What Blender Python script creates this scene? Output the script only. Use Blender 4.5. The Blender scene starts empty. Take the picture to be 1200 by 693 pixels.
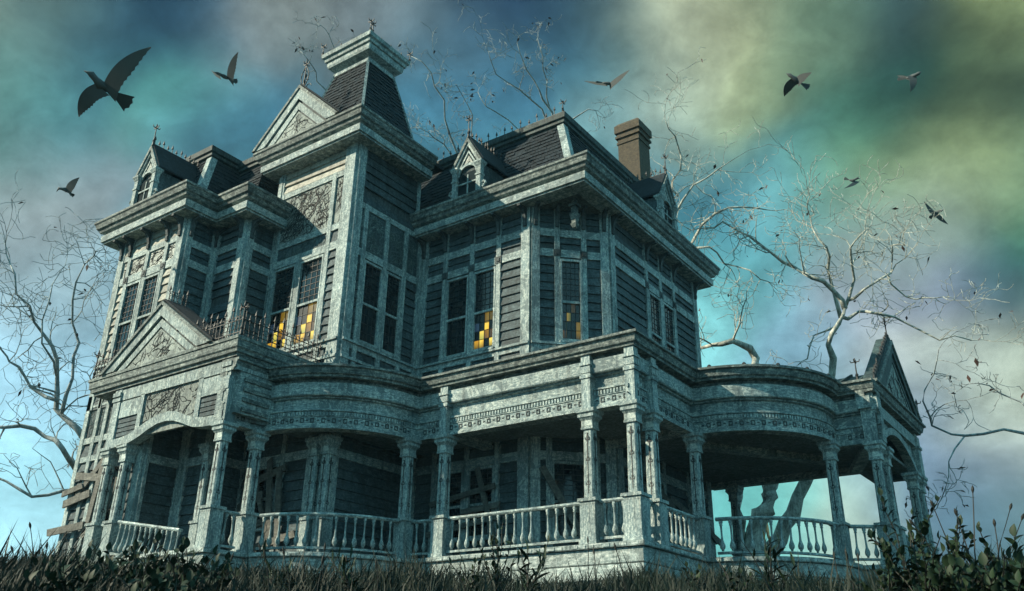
import bpy, bmesh, math, random
import numpy as np
from mathutils import Vector, Matrix, noise
rnd = random.Random(7)
SC = bpy.context.scene
COL = SC.collection
V = Vector

# ------------------------------------------------------------------ camera
CAM = V((8.74124363, -16.97401524, -2.83743412))
HD, PT, RO, FPX = math.radians(35.72239179), math.radians(23.87484155), math.radians(0.86835687), 1032.8796
FWD = V((-math.sin(HD)*math.cos(PT), math.cos(HD)*math.cos(PT), math.sin(PT)))
_r = V((math.cos(HD), math.sin(HD), 0)); _u = _r.cross(FWD)
RT = _r*math.cos(RO)+_u*math.sin(RO); UP = -_r*math.sin(RO)+_u*math.cos(RO)
cd = bpy.data.cameras.new('camera'); cam = bpy.data.objects.new('camera', cd); COL.objects.link(cam)
cd.sensor_width = 36; cd.lens = FPX/1200*36; cd.clip_start = 0.1; cd.clip_end = 3000
cam.matrix_world = Matrix(((RT.x, UP.x, -FWD.x, CAM.x), (RT.y, UP.y, -FWD.y, CAM.y), (RT.z, UP.z, -FWD.z, CAM.z), (0, 0, 0, 1)))
SC.camera = cam
def ray(x, y):
    return (FWD*FPX+RT*(x-600)-UP*(y-346.5)).normalized()
def at(x, y, d):            # a point at d metres from the viewpoint
    return CAM+ray(x, y)*d

# ------------------------------------------------------------------ node helpers
class NT:
    def __init__(s, tree): s.t = tree; s.n = tree.nodes; s.l = tree.links
    def add(s, typ, **kw):
        nd = s.n.new(typ)
        for k, v in kw.items(): setattr(nd, k, v)
        return nd
    def put(s, sock, v):
        if isinstance(v, bpy.types.NodeSocket): s.l.new(v, sock)
        elif v is not None:
            try: sock.default_value = v
            except Exception: sock.default_value = tuple(v)+(1,)
    def math(s, op, a, b=None, c=None, clamp=False):
        nd = s.add('ShaderNodeMath', operation=op, use_clamp=clamp)
        s.put(nd.inputs[0], a)
        if b is not None: s.put(nd.inputs[1], b)
        if c is not None: s.put(nd.inputs[2], c)
        return nd.outputs[0]
    def vmath(s, op, a, b=None, sc=None):
        nd = s.add('ShaderNodeVectorMath', operation=op)
        s.put(nd.inputs[0], a)
        if b is not None: s.put(nd.inputs[1], b)
        if sc is not None: s.put(nd.inputs['Scale'], sc)
        return nd.outputs['Value'] if op in ('DOT_PRODUCT', 'LENGTH', 'DISTANCE') else nd.outputs[0]
    def noise(s, vec, scale, detail=5, rough=.6, dist=0):
        nd = s.add('ShaderNodeTexNoise'); s.put(nd.inputs['Vector'], vec)
        nd.inputs['Scale'].default_value = scale; nd.inputs['Detail'].default_value = detail
        nd.inputs['Roughness'].default_value = rough; nd.inputs['Distortion'].default_value = dist
        return nd.outputs[0], nd.outputs[1]
    def ramp(s, fac, stops):
        nd = s.add('ShaderNodeValToRGB'); s.put(nd.inputs[0], fac)
        e = nd.color_ramp.elements
        while len(e) < len(stops): e.new(0.5)
        for el, (p, c) in zip(e, stops):
            el.position = p; el.color = (c if hasattr(c, '__len__') else (c, c, c))[:3]+(1,) if hasattr(c, '__len__') else (c, c, c, 1)
        return nd.outputs[0]
    def mix(s, fac, a, b, mode='MIX'):
        nd = s.add('ShaderNodeMix', data_type='RGBA', blend_type=mode)
        s.put(nd.inputs[0], fac); s.put(nd.inputs[6], a if isinstance(a, bpy.types.NodeSocket) else tuple(a)[:3]+(1,))
        s.put(nd.inputs[7], b if isinstance(b, bpy.types.NodeSocket) else tuple(b)[:3]+(1,))
        return nd.outputs[2]
    def mapping(s, vec, scale):
        nd = s.add('ShaderNodeMapping'); s.put(nd.inputs[0], vec); nd.inputs['Scale'].default_value = scale
        return nd.outputs[0]
def lin(c):
    return tuple((v/255/12.92 if v/255 <= .04045 else ((v/255+.055)/1.055)**2.4) for v in c)

# ------------------------------------------------------------------ world, sun, exposure
SUN = V((-.92, -1, .88)).normalized()
world = bpy.data.worlds.new('World'); SC.world = world; world.use_nodes = True
w = NT(world.node_tree); w.n.clear()
tc = w.add('ShaderNodeTexCoord').outputs['Generated']
sky = w.add('ShaderNodeTexSky', sky_type='NISHITA', sun_disc=False)
sky.sun_elevation = math.asin(SUN.z); sky.sun_rotation = math.atan2(SUN.x, SUN.y) % (2*math.pi)
sky.air_density = 1.5; sky.dust_density = 2
_, wcol = w.noise(tc, 2.2, 4, .55)
warp = w.vmath('SCALE', w.vmath('SUBTRACT', wcol, (.5, .5, .5)), sc=.11)
_, wc2 = w.noise(tc, 7, 3, .5)
warp2 = w.vmath('SCALE', w.vmath('SUBTRACT', wc2, (.5, .5, .5)), sc=.09)
dirv = w.vmath('NORMALIZE', w.vmath('ADD', w.vmath('ADD', tc, warp), warp2))
BLOBS = [((8, 8), (114.4, 118.5, 107.6)),
 ((60, 20), (72.4, 105.7, 117.6)),
 ((20, 70), (93.8, 134.4, 131.8)),
 ((110, 60), (36.3, 86.0, 108.7)),
 ((150, 15), (22.6, 56.8, 80.0)),
 ((205, 20), (28.6, 92.4, 122.1)),
 ((15, 130), (112.8, 150.4, 145.0)),
 ((70, 140), (51.0, 143.9, 156.0)),
 ((35, 200), (164.4, 164.2, 167.9)),
 ((100, 235), (140.9, 140.9, 143.6)),
 ((10, 280), (136.9, 144.2, 151.7)),
 ((60, 330), (174.4, 191.3, 203.0)),
 ((130, 180), (123.4, 125.0, 134.7)),
 ((185, 120), (83.2, 149.6, 142.3)),
 ((235, 130), (76.8, 133.3, 144.1)),
 ((290, 150), (45.9, 114.2, 140.6)),
 ((250, 200), (79.5, 121.8, 139.6)),
 ((270, 50), (146.4, 145.6, 148.1)),
 ((330, 40), (137.5, 137.6, 137.0)),
 ((330, 110), (60.7, 111.0, 131.7)),
 ((430, 5), (131.1, 135.9, 142.7)),
 ((490, 50), (98.4, 115.4, 126.4)),
 ((560, 60), (83.0, 119.7, 138.7)),
 ((510, 130), (69.9, 140.1, 169.3)),
 ((590, 130), (59.5, 125.6, 156.7)),
 ((560, 10), (34.0, 64.5, 93.8)),
 ((625, 12), (27.1, 62.1, 93.2)),
 ((670, 60), (68.8, 126.5, 146.6)),
 ((700, 10), (57.3, 79.0, 95.0)),
 ((715, 120), (137.1, 165.7, 170.4)),
 ((745, 45), (108.7, 139.1, 140.4)),
 ((790, 20), (182.2, 172.6, 150.3)),
 ((800, 90), (207.3, 210.2, 195.7)),
 ((790, 150), (105.8, 136.2, 142.9)),
 ((860, 50), (222.4, 216.8, 174.0)),
 ((870, 110), (176.2, 179.8, 138.7)),
 ((850, 8), (132.2, 133.5, 112.5)),
 ((935, 20), (111.3, 123.6, 104.2)),
 ((930, 80), (80.5, 109.3, 93.6)),
 ((930, 180), (86.6, 140.0, 149.7)),
 ((960, 240), (121.0, 180.9, 192.3)),
 ((840, 240), (48.9, 113.3, 132.5)),
 ((800, 300), (107.8, 194.1, 206.1)),
 ((860, 370), (156.0, 225.0, 228.7)),
 ((935, 400), (139.3, 174.1, 197.3)),
 ((900, 320), (95.4, 163.8, 174.2)),
 ((1000, 40), (123.0, 148.5, 128.2)),
 ((1010, 130), (84.0, 137.5, 122.6)),
 ((1000, 200), (113.0, 146.2, 104.3)),
 ((1080, 20), (29.4, 57.8, 78.0)),
 ((1080, 90), (35.3, 89.4, 87.9)),
 ((1075, 150), (48.9, 81.4, 72.4)),
 ((1150, 60), (37.3, 66.5, 54.3)),
 ((1150, 130), (30.0, 57.9, 46.7)),
 ((1192, 3), (195.2, 196.6, 134.1)),
 ((1196, 60), (138.7, 143.9, 100.1)),
 ((1230, 20), (90.8, 115.0, 100.1)),
 ((1240, 100), (65.5, 99.0, 91.5)),
 ((1245, 200), (101.5, 135.6, 118.9)),
 ((1130, 195), (173.7, 181.6, 131.3)),
 ((1190, 190), (128.7, 134.5, 93.8)),
 ((1060, 230), (137.6, 144.2, 113.8)),
 ((1180, 240), (159.2, 167.5, 128.6)),
 ((1050, 290), (135.3, 151.6, 135.2)),
 ((1020, 350), (171.4, 169.3, 182.4)),
 ((1090, 320), (130.5, 128.4, 164.2)),
 ((1120, 270), (163.8, 171.3, 150.4)),
 ((1190, 300), (42.1, 126.9, 93.2)),
 ((1150, 330), (74.0, 94.7, 131.1)),
 ((1170, 380), (36.6, 67.0, 82.8)),
 ((1110, 420), (202.3, 198.9, 188.3)),
 ((1060, 440), (176.3, 173.3, 175.4)),
 ((1190, 450), (179.0, 176.0, 158.9)),
 ((1150, 480), (250, 250, 232.6)),
 ((1120, 540), (65.5, 88.4, 138.1)),
 ((1180, 540), (168.6, 165.8, 166.2)),
 ((1180, 600), (105.2, 130.3, 130.3)),
 ((1130, 600), (63.0, 94.1, 123.9)),
 ((900, 600), (114.5, 196.1, 193.6)),
 ((990, 610), (183.4, 188.7, 175.6)),
 ((1080, 500), (152.8, 175.4, 211.1)),
 ((1000, 520), (137.3, 167.3, 178.7)),
 ((15, 380), (161.6, 184.5, 201.4)),
 ((15, 470), (172.0, 205.9, 226.0)),
 ((60, 430), (173.8, 210.9, 234.3)),
 ((20, 560), (156.1, 196.1, 210.3)),
 ((40, 640), (185.6, 220.8, 234.5)),
 ((150, 320), (161.6, 187.2, 202.6)),
 ((220, 260), (110.1, 151.5, 167.7)),
 ((300, 230), (80.1, 138.3, 156.2)),
 ((390, 200), (57.8, 110.8, 130.5)),
 ((470, 200), (71.6, 140.2, 164.8)),
 ((550, 200), (84.7, 152.2, 174.6)),
 ((630, 200), (92.3, 158.2, 172.2)),
 ((700, 210), (99.8, 157.5, 169.5)),
 ((770, 230), (58.8, 121.9, 138.8)),
 ((150, 420), (153.2, 178.8, 196.0)),
 ((260, 360), (122.1, 153.4, 168.5)),
 ((380, 320), (90.2, 133.6, 149.9)),
 ((500, 320), (90.3, 146.2, 164.3)),
 ((620, 320), (94.3, 145.8, 159.3)),
 ((740, 330), (89.3, 134.1, 143.9)),
 ((150, 540), (146.6, 182.2, 198.8)),
 ((270, 480), (128.7, 157.0, 173.1)),
 ((400, 440), (129.7, 169.4, 185.3)),
 ((520, 440), (114.2, 157.6, 170.8)),
 ((640, 440), (113.3, 160.2, 173.6)),
 ((760, 440), (124.1, 174.9, 184.9)),
 ((140, 650), (149.3, 184.9, 194.5)),
 ((280, 600), (141.4, 172.5, 185.7)),
 ((400, 580), (132.9, 172.7, 186.0)),
 ((540, 580), (128.0, 171.9, 183.5)),
 ((680, 580), (129.9, 184.4, 197.0)),
 ((800, 560), (125.2, 193.8, 202.0)),
 ((1060, 560), (124.4, 140.0, 148.7))]
acc = None; wsum = None
for (px, py), c in BLOBS:
    d = ray(px, py); k = 850
    wt = w.math('EXPONENT', w.math('MULTIPLY_ADD', w.vmath('DOT_PRODUCT', dirv, tuple(d)), k, -k))
    lc = lin(c)
    vv = w.vmath('SCALE', lc, sc=wt)
    acc = vv if acc is None else w.vmath('ADD', acc, vv)
    wsum = wt if wsum is None else w.math('ADD', wsum, wt)
bn, _ = w.noise(dirv, 2.0, 4, .55)
base = w.ramp(bn, [(.3, lin((100, 162, 186))), (.5, lin((126, 192, 212))), (.7, lin((150, 206, 218)))])
bw = 0.0015
acc = w.vmath('ADD', acc, w.vmath('SCALE', base, sc=bw)); wsum = w.math('ADD', wsum, bw)
cl = w.vmath('DIVIDE', acc, w.add('ShaderNodeCombineXYZ').outputs[0])
cmb = cl.node.inputs[1].links[0].from_node
for i in range(3): w.l.new(wsum, cmb.inputs[i])
fn, _ = w.noise(w.vmath('ADD', tc, warp), 6.5, 6, .62)
gm = w.add('ShaderNodeGamma'); w.l.new(cl, gm.inputs[0]); gm.inputs[1].default_value = 1.28; cl = w.vmath('SCALE', gm.outputs[0], sc=1.30)
cl = w.vmath('MULTIPLY', cl, w.ramp(fn, [(.28, .50), (.5, 1.04), (.72, 1.6)]))
f2, _ = w.noise(w.vmath('ADD', w.mapping(tc, (1, 1, 1.6)), warp2), 17, 6, .68, .6)
cl = w.vmath('MULTIPLY', cl, w.ramp(f2, [(.3, .86), (.5, 1.0), (.7, 1.16)]))
skyc = w.vmath('SCALE', sky.outputs[0], sc=.0015)
hs = w.add('ShaderNodeHueSaturation'); hs.inputs['Saturation'].default_value = .85; w.l.new(w.vmath('ADD', w.vmath('SCALE', cl, sc=.60), skyc), hs.inputs['Color'])
bg = w.add('ShaderNodeBackground'); w.l.new(w.vmath('MULTIPLY', hs.outputs[0], (.84, 1.03, 1.0)), bg.inputs[0]); bg.inputs[1].default_value = 1.0
wo = w.add('ShaderNodeOutputWorld'); w.l.new(bg.outputs[0], wo.inputs[0])

sl = bpy.data.lights.new('sun', 'SUN'); sl.energy = 5.0; sl.angle = math.radians(.5); sl.color = (1, .90, .68)
so = bpy.data.objects.new('sun', sl); COL.objects.link(so); so.location = (-30, -30, 40)
so.rotation_euler = (-SUN).to_track_quat('-Z', 'Y').to_euler()
SC.view_settings.view_transform = 'Standard'; SC.view_settings.look = 'None'
SC.view_settings.exposure = .75; SC.view_settings.gamma = 1

# ------------------------------------------------------------------ materials
MATS = {}
def base_mat(name):
    m = bpy.data.materials.new(name); m.use_nodes = True; t = NT(m.node_tree); t.n.clear()
    b = t.add('ShaderNodeBsdfPrincipled'); o = t.add('ShaderNodeOutputMaterial'); t.l.new(b.outputs[0], o.inputs[0])
    MATS[name] = m; return m, t, b
def bump(t, b, h, strength=.4, dist=.02):
    nd = t.add('ShaderNodeBump'); nd.inputs['Strength'].default_value = strength; nd.inputs['Distance'].default_value = dist
    t.l.new(h, nd.inputs['Height']); t.l.new(nd.outputs[0], b.inputs['Normal'])
def wood(name, light, mid, dark, sc=9, rough=.75, contrast=.12, obj_var=.25, bstr=.5, grain='v'):
    m, t, b = base_mat(name)
    co = t.add('ShaderNodeTexCoord').outputs['Object']
    n1, _ = t.noise(co, sc*1.5, 7, .75, .3)
    n2, _ = t.noise(t.mapping(co, (1, 1, .16) if grain == 'v' else (.16, .16, 1)), sc*3.4, 5, .72)
    n3, _ = t.noise(co, .7, 4, .6)
    fl = t.math('ADD', t.math('MULTIPLY', n1, .46), t.math('MULTIPLY', n2, .54))
    c = t.ramp(fl, [(.5-contrast, dark), (.5, mid), (.5+contrast*.7, light)])
    # bare patches where the paint has flaked off, in large irregular islands
    pk, _ = t.noise(co, 2.3, 9, .72, .5)
    patch = t.ramp(pk, [(.54, 0), (.565, .75)])
    c = t.mix(patch, c, tuple(x*.55+y*.25 for x, y in zip(mid, dark)))
    edge = t.ramp(pk, [(.525, 0), (.54, .7), (.55, 0)])
    c = t.mix(edge, c, tuple(min(1, x*1.15) for x in light))
    streak, _ = t.noise(t.mapping(co, (3, 3, .3)), 2.2, 5, .65)
    c = t.mix(t.ramp(streak, [(.48, 0), (.72, .6)]), c, tuple(x*.35 for x in dark))
    c = t.mix(1, c, t.ramp(n3, [(.3, .70), (.7, 1.18)]), 'MULTIPLY')
    if obj_var:
        rr = t.add('ShaderNodeObjectInfo').outputs['Random']
        mr = t.add('ShaderNodeMapRange'); t.l.new(rr, mr.inputs[0]); mr.inputs[3].default_value = 1-obj_var; mr.inputs[4].default_value = 1+obj_var*.5
        cx = t.add('ShaderNodeCombineXYZ')
        for i in range(3): t.l.new(mr.outputs[0], cx.inputs[i])
        c = t.mix(1, c, cx.outputs[0], 'MULTIPLY')
    t.l.new(c, b.inputs['Base Color'])
    b.inputs['Roughness'].default_value = rough; b.inputs['Specular IOR Level'].default_value = .35
    bump(t, b, t.math('SUBTRACT', fl, t.math('MULTIPLY', patch, .25)), bstr, .035)
    return m
wood('trim', (.62, .68, .62), (.215, .285, .295), (.055, .09, .105), sc=11, contrast=.15, obj_var=.12)
wood('trim_h', (.62, .68, .62), (.215, .285, .295), (.055, .09, .105), sc=11, contrast=.15, obj_var=.12, grain='h')
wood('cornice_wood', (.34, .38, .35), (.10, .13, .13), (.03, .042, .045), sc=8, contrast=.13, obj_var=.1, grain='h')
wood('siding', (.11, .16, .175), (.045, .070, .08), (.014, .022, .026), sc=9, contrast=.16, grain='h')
wood('siding_sunlit', (.50, .49, .42), (.34, .34, .30), (.14, .145, .13), sc=9, contrast=.15, grain='h')  # paler copy of the siding, sunlight put into the colour of front-facing boards
wood('dark_wood', (.09, .115, .12), (.05, .065, .07), (.02, .028, .03), sc=9)
wood('plank', (.20, .20, .175), (.10, .10, .09), (.05, .048, .042), sc=7, contrast=.16, grain='h')
wood('soffit', (.20, .24, .24), (.11, .14, .14), (.06, .06, .06), sc=6)
wood('skirt', (.60, .66, .63), (.28, .35, .35), (.08, .11, .11), sc=7, contrast=.12, grain='h')
wood('iron', (.035, .035, .038), (.018, .018, .02), (.01, .01, .01), sc=14, rough=.5, obj_var=0)
wood('verdigris', (.22, .30, .29), (.13, .19, .19), (.06, .09, .09), sc=9)
wood('copper_roof', (.06, .10, .095), (.03, .048, .052), (.012, .02, .024), sc=5, rough=.7, obj_var=.1)
wood('slate', (.016, .028, .038), (.007, .014, .020), (.004, .007, .010), sc=6, rough=.92, obj_var=0)
wood('bark', (.58, .60, .53), (.38, .40, .36), (.15, .16, .14), sc=3.2, contrast=.12, bstr=1, obj_var=.05)
wood('bark_dark', (.40, .45, .45), (.27, .31, .32), (.11, .125, .13), sc=4, contrast=.14, bstr=.8, obj_var=.05)
def brick_mat():
    m, t, b = base_mat('brick')
    co = t.add('ShaderNodeTexCoord').outputs['Object']
    sx = t.add('ShaderNodeSeparateXYZ'); t.l.new(co, sx.inputs[0])
    cx = t.add('ShaderNodeCombineXYZ'); t.l.new(t.math('ADD', sx.outputs[0], sx.outputs[1]), cx.inputs[0]); t.l.new(sx.outputs[2], cx.inputs[1])
    br = t.add('ShaderNodeTexBrick'); t.l.new(cx.outputs[0], br.inputs[0]); br.inputs['Scale'].default_value = 5.5
    br.inputs['Color1'].default_value = (.10, .075, .045, 1); br.inputs['Color2'].default_value = (.06, .048, .032, 1); br.inputs['Mortar'].default_value = (.07, .06, .045, 1)
    br.inputs['Mortar Size'].default_value = .03
    n, _ = t.noise(co, 9, 6, .7)
    c = t.mix(1, br.outputs[0], t.ramp(n, [(.3, .45), (.7, 1.3)]), 'MULTIPLY'); t.l.new(c, b.inputs['Base Color'])
    b.inputs['Roughness'].default_value = .9; bump(t, b, t.math('SUBTRACT', n, br.outputs[1]), .6, .03)
brick_mat()
def glass_mat():
    m, t, b = base_mat('dark_glass')
    co = t.add('ShaderNodeTexCoord').outputs['Object']; n, _ = t.noise(co, 3, 5, .6)
    t.l.new(t.ramp(n, [(.35, (.004, .007, .010)), (.65, (.012, .02, .024))]), b.inputs['Base Color'])
    b.inputs['Roughness'].default_value = .07; b.inputs['Specular IOR Level'].default_value = .5; bump(t, b, n, .05, .01)
glass_mat()
m_, t_, b_ = base_mat('dusty_glass'); b_.inputs['Base Color'].default_value = (.012, .02, .024, 1); b_.inputs['Roughness'].default_value = .95; b_.inputs['Specular IOR Level'].default_value = .1
def lit_mat(name, strength, stops):
    m, t, b = base_mat(name)
    co = t.add('ShaderNodeTexCoord').outputs['Generated']
    sn = t.add('ShaderNodeVectorMath', operation='SNAP'); t.l.new(t.mapping(co, (1, 1, 1)), sn.inputs[0]); sn.inputs[1].default_value = (.25, .25, .25)
    n, _ = t.noise(t.vmath('ADD', t.mapping(sn.outputs[0], (3.1, 3.1, 1.1)), t.mapping(co, (.25, .25, .12))), 2.3, 1, .5)
    c = t.ramp(n, stops)
    sp = t.add('ShaderNodeSeparateXYZ'); t.l.new(co, sp.inputs[0])
    m2, _ = t.noise(t.mapping(sn.outputs[0], (2.6, 2.6, .55)), 1.9, 1, .5)
    cut = t.ramp(m2, [(.47, 0), (.50, 1)])
    top = t.ramp(t.math('ADD', sp.outputs[2], t.math('MULTIPLY', m2, .5)), [(.28, .15), (.5, 1), (1.15, 1), (1.25, .2)])
    c = t.mix(1, t.mix(1, c, cut, 'MULTIPLY'), top, 'MULTIPLY')
    t.n.remove(b); e = t.add('ShaderNodeEmission'); t.l.new(c, e.inputs[0]); e.inputs[1].default_value = strength
    g = t.add('ShaderNodeBsdfGlossy'); g.inputs['Roughness'].default_value = .25; g.inputs['Color'].default_value = (.05, .05, .05, 1)
    a = t.add('ShaderNodeAddShader'); t.l.new(e.outputs[0], a.inputs[0]); t.l.new(g.outputs[0], a.inputs[1])
    t.l.new(a.outputs[0], [x for x in t.n if x.type == 'OUTPUT_MATERIAL'][0].inputs[0])
ST = [(.30, (.01, .02, .03)), (.40, (.02, .05, .10)), (.45, (.55, .27, .02)), (.52, (.95, .62, .07)), (.58, (.98, .74, .12)), (.66, (.05, .20, .05)), (.75, (.6, .3, .02))]
lit_mat('stained_lit', .70, ST)
lit_mat('stained_dim', .14, ST)
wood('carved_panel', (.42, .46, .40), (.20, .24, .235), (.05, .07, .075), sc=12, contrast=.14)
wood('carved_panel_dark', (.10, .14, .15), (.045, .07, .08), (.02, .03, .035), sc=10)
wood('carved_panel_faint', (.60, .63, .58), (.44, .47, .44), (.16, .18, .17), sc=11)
def leafm(name, a, c2, tr=.0):
    m, t, b = base_mat(name)
    co = t.add('ShaderNodeTexCoord').outputs['Object']; n, _ = t.noise(co, 4, 4, .6)
    rr = t.add('ShaderNodeObjectInfo').outputs['Random']
    c = t.mix(t.math('ADD', t.math('MULTIPLY', n, .7), t.math('MULTIPLY', rr, .3)), a, c2)
    t.l.new(c, b.inputs['Base Color']); b.inputs['Roughness'].default_value = .6; b.inputs['Specular IOR Level'].default_value = .2
leafm('leaf', (.005, .014, .008), (.016, .036, .015))
leafm('leaf_light', (.006, .017, .008), (.022, .040, .015))
leafm('grass_blade', (.002, .006, .004), (.006, .016, .009))
leafm('dry_stalk', (.008, .009, .008), (.025, .024, .02))
leafm('dead_leaf', (.03, .02, .02), (.09, .05, .04))
leafm('bird_feather', (.05, .06, .064), (.11, .12, .12))
def soil_mat():
    m, t, b = base_mat('soil'); co = t.add('ShaderNodeTexCoord').outputs['Object']; n, _ = t.noise(co, 1.5, 8, .7)
    t.l.new(t.ramp(n, [(.35, (.010, .014, .006)), (.65, (.04, .045, .02))]), b.inputs['Base Color']); b.inputs['Roughness'].default_value = 1; bump(t, b, n, .8, .1)
soil_mat()

# ------------------------------------------------------------------ mesh builder
class MB:
    def __init__(s): s.v = []; s.f = []
    def add(s, vs, fs):
        o = len(s.v); s.v += [tuple(x) for x in vs]; s.f += [tuple(i+o for i in f) for f in fs]; return s
    def hexa(s, p):      # p[0..3] bottom ring, p[4..7] top ring
        return s.add(p, [(3, 2, 1, 0), (4, 5, 6, 7), (0, 1, 5, 4), (1, 2, 6, 5), (2, 3, 7, 6), (3, 0, 4, 7)])
    def box(s, x0, x1, y0, y1, z0, z1):
        return s.hexa([(x0, y0, z0), (x1, y0, z0), (x1, y1, z0), (x0, y1, z0), (x0, y0, z1), (x1, y0, z1), (x1, y1, z1), (x0, y1, z1)])
    def frustum(s, cx, cy, r0, r1, z0, z1, cham=0):
        ring = lambda r, z: [(cx+a*r, cy+b*r, z) for a, b in ((-1, -1), (1, -1), (1, 1), (-1, 1))] if not cham else \
            [(cx+a*r, cy+b*r, z) for a, b in ((-1, -1+cham), (-1+cham, -1), (1-cham, -1), (1, -1+cham), (1, 1-cham), (1-cham, 1), (-1+cham, 1), (-1, 1-cham))]
        a, b = ring(r0, z0), ring(r1, z1); n = len(a)
        return s.add(a+b, [tuple(range(n-1, -1, -1)), tuple(range(n, 2*n))]+[(i, (i+1) % n, n+(i+1) % n, n+i) for i in range(n)])
    def beam(s, p, q, wd, th, up=V((0, 0, 1)), ext=0):
        p, q = V(p), V(q); d = (q-p).normalized(); up = V(up); sd = d.cross(up)
        if sd.length < 1e-4: sd = d.cross(V((1, 0, 0)))
        sd.normalize(); u2 = sd.cross(d).normalized(); p = p-d*ext; q = q+d*ext
        a, b = sd*wd/2, u2*th/2
        return s.hexa([p-a-b, p+a-b, q+a-b, q-a-b, p-a+b, p+a+b, q+a+b, q-a+b])
    def lathe(s, c, prof, n=8):
        vs = []; fs = []
        for r, z in prof:
            for i in range(n):
                a = 2*math.pi*i/n; vs.append((c[0]+r*math.cos(a), c[1]+r*math.sin(a), c[2]+z))
        for j in range(len(prof)-1):
            for i in range(n):
                k = (i+1) % n; fs.append((j*n+i, j*n+k, j*n+n+k, j*n+n+i))
        fs.append(tuple(range(n-1, -1, -1))); m = (len(prof)-1)*n; fs.append(tuple(m+i for i in range(n)))
        return s.add(vs, fs)
    def tube(s, pts, rad, n=6):
        vs = []; fs = []; pts = [V(p) for p in pts]; ref = V((.31, .17, .93))
        for i, p in enumerate(pts):
            d = (pts[min(i+1, len(pts)-1)]-pts[max(i-1, 0)])
            if d.length < 1e-6: d = V((0, 0, 1))
            d.normalize(); a = d.cross(ref)
            if a.length < .1: a = d.cross(V((1, 0, 0)))
            a.normalize(); b = d.cross(a); ref = b.cross(d) if False else ref
            r = rad[i] if hasattr(rad, '__len__') else rad
            for k in range(n):
                t = 2*math.pi*k/n; vs.append(p+a*(r*math.cos(t))+b*(r*math.sin(t)))
        for j in range(len(pts)-1):
            for k in range(n):
                l = (k+1) % n; fs.append((j*n+k, j*n+l, j*n+n+l, j*n+n+k))
        m = (len(pts)-1)*n
        fs.append(tuple(range(n-1, -1, -1))); fs.append(tuple(m+i for i in range(n)))
        return s.add(vs, fs)
    def sweep(s, path, prof, closed=False, cap=True):
        # path: plan points, outward on the right of travel; prof: (offset, z)
        P = [V((a, b)) for a, b in path]; n = len(P); M = []
        for i in range(n):
            pr = P[i]-P[i-1] if (i > 0 or closed) else None
            nx = P[(i+1) % n]-P[i] if (i < n-1 or closed) else None
            if pr is None: pr = nx
            if nx is None: nx = pr
            a, b = pr.normalized(), nx.normalized(); na, nb = V((a.y, -a.x)), V((b.y, -b.x))
            mm = na+nb; mm = mm/(max(.25, 1+na.dot(nb))); M.append(mm)
        vs = []; fs = []; m = len(prof)
        for i in range(n):
            for o, z in prof: q = P[i]+M[i]*o; vs.append((q.x, q.y, z))
        for i in range(n if closed else n-1):
            j = (i+1) % n
            for k in range(m-1): fs.append((i*m+k, j*m+k, j*m+k+1, i*m+k+1))
        if cap and not closed: fs.append(tuple(range(m))); fs.append(tuple((n-1)*m+k for k in range(m-1, -1, -1)))
        return s.add(vs, fs)
    def poly(s, pts, z0, z1):
        n = len(pts); vs = [(a, b, z0) for a, b in pts]+[(a, b, z1) for a, b in pts]
        return s.add(vs, [tuple(range(n-1, -1, -1)), tuple(range(n, 2*n))]+[(i, (i+1) % n, n+(i+1) % n, n+i) for i in range(n)])
    def plate(s, pts, off):      # flat outline (3D points) given a thickness vector
        n = len(pts); o = V(off); vs = [V(p) for p in pts]+[V(p)+o for p in pts]
        return s.add(vs, [tuple(range(n-1, -1, -1)), tuple(range(n, 2*n))]+[(i, (i+1) % n, n+(i+1) % n, n+i) for i in range(n)])
    def mesh(s, name, mat, smooth=False):
        me = bpy.data.meshes.new(name); me.from_pydata(s.v, [], s.f); me.validate(); me.update()
        bm = bmesh.new(); bm.from_mesh(me); bmesh.ops.recalc_face_normals(bm, faces=bm.faces); bm.to_mesh(me); bm.free()
        me.materials.append(MATS[mat])
        if smooth: me.polygons.foreach_set('use_smooth', [True]*len(me.polygons))
        return me
    def build(s, name, mat, parent=None, smooth=False, kind=None, label=None):
        o = bpy.data.objects.new(name, s.mesh(name, mat, smooth)); COL.objects.link(o)
        if parent: o.parent = parent
        if kind: o['kind'] = kind
        if label: o['label'] = label
        return o
def inst(name, me, parent, mw, label=None):
    o = bpy.data.objects.new(name, me); COL.objects.link(o); o.parent = parent; o.matrix_local = mw
    if label: o['label'] = label
    return o
def thing(name, label, cat, loc=(0, 0, 0), group=None):
    o = bpy.data.objects.new(name, None); COL.objects.link(o); o.location = loc; o.empty_display_size = .3
    o['label'] = label; o['category'] = cat
    if group: o['group'] = group
    return o
def tag(o, label, cat, group=None):
    o['label'] = label; o['category'] = cat
    if group: o['group'] = group
    return o
class Fr:            # a wall plane: u along it, d outward, z up
    def __init__(s, p0, p1):
        s.p0 = V((p0[0], p0[1], 0)); q = V((p1[0], p1[1], 0)); s.L = (q-s.p0).length; s.e = (q-s.p0)/s.L; s.n = V((s.e.y, -s.e.x, 0))
    def P(s, u, d, z): return s.p0+s.e*u+s.n*d+V((0, 0, z))
    def box(s, mb, u0, u1, d0, d1, z0, z1, j=0):
        q = [s.P(u, d, z) for z in (z0, z1) for u, d in ((u0, d0), (u1, d0), (u1, d1), (u0, d1))]
        if j: q = [p+s.n*rnd.uniform(-j, j)*.5+V((0, 0, rnd.uniform(-j, j))) for p in q]
        return mb.hexa([q[i] for i in (3, 2, 1, 0, 7, 6, 5, 4)])

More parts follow.
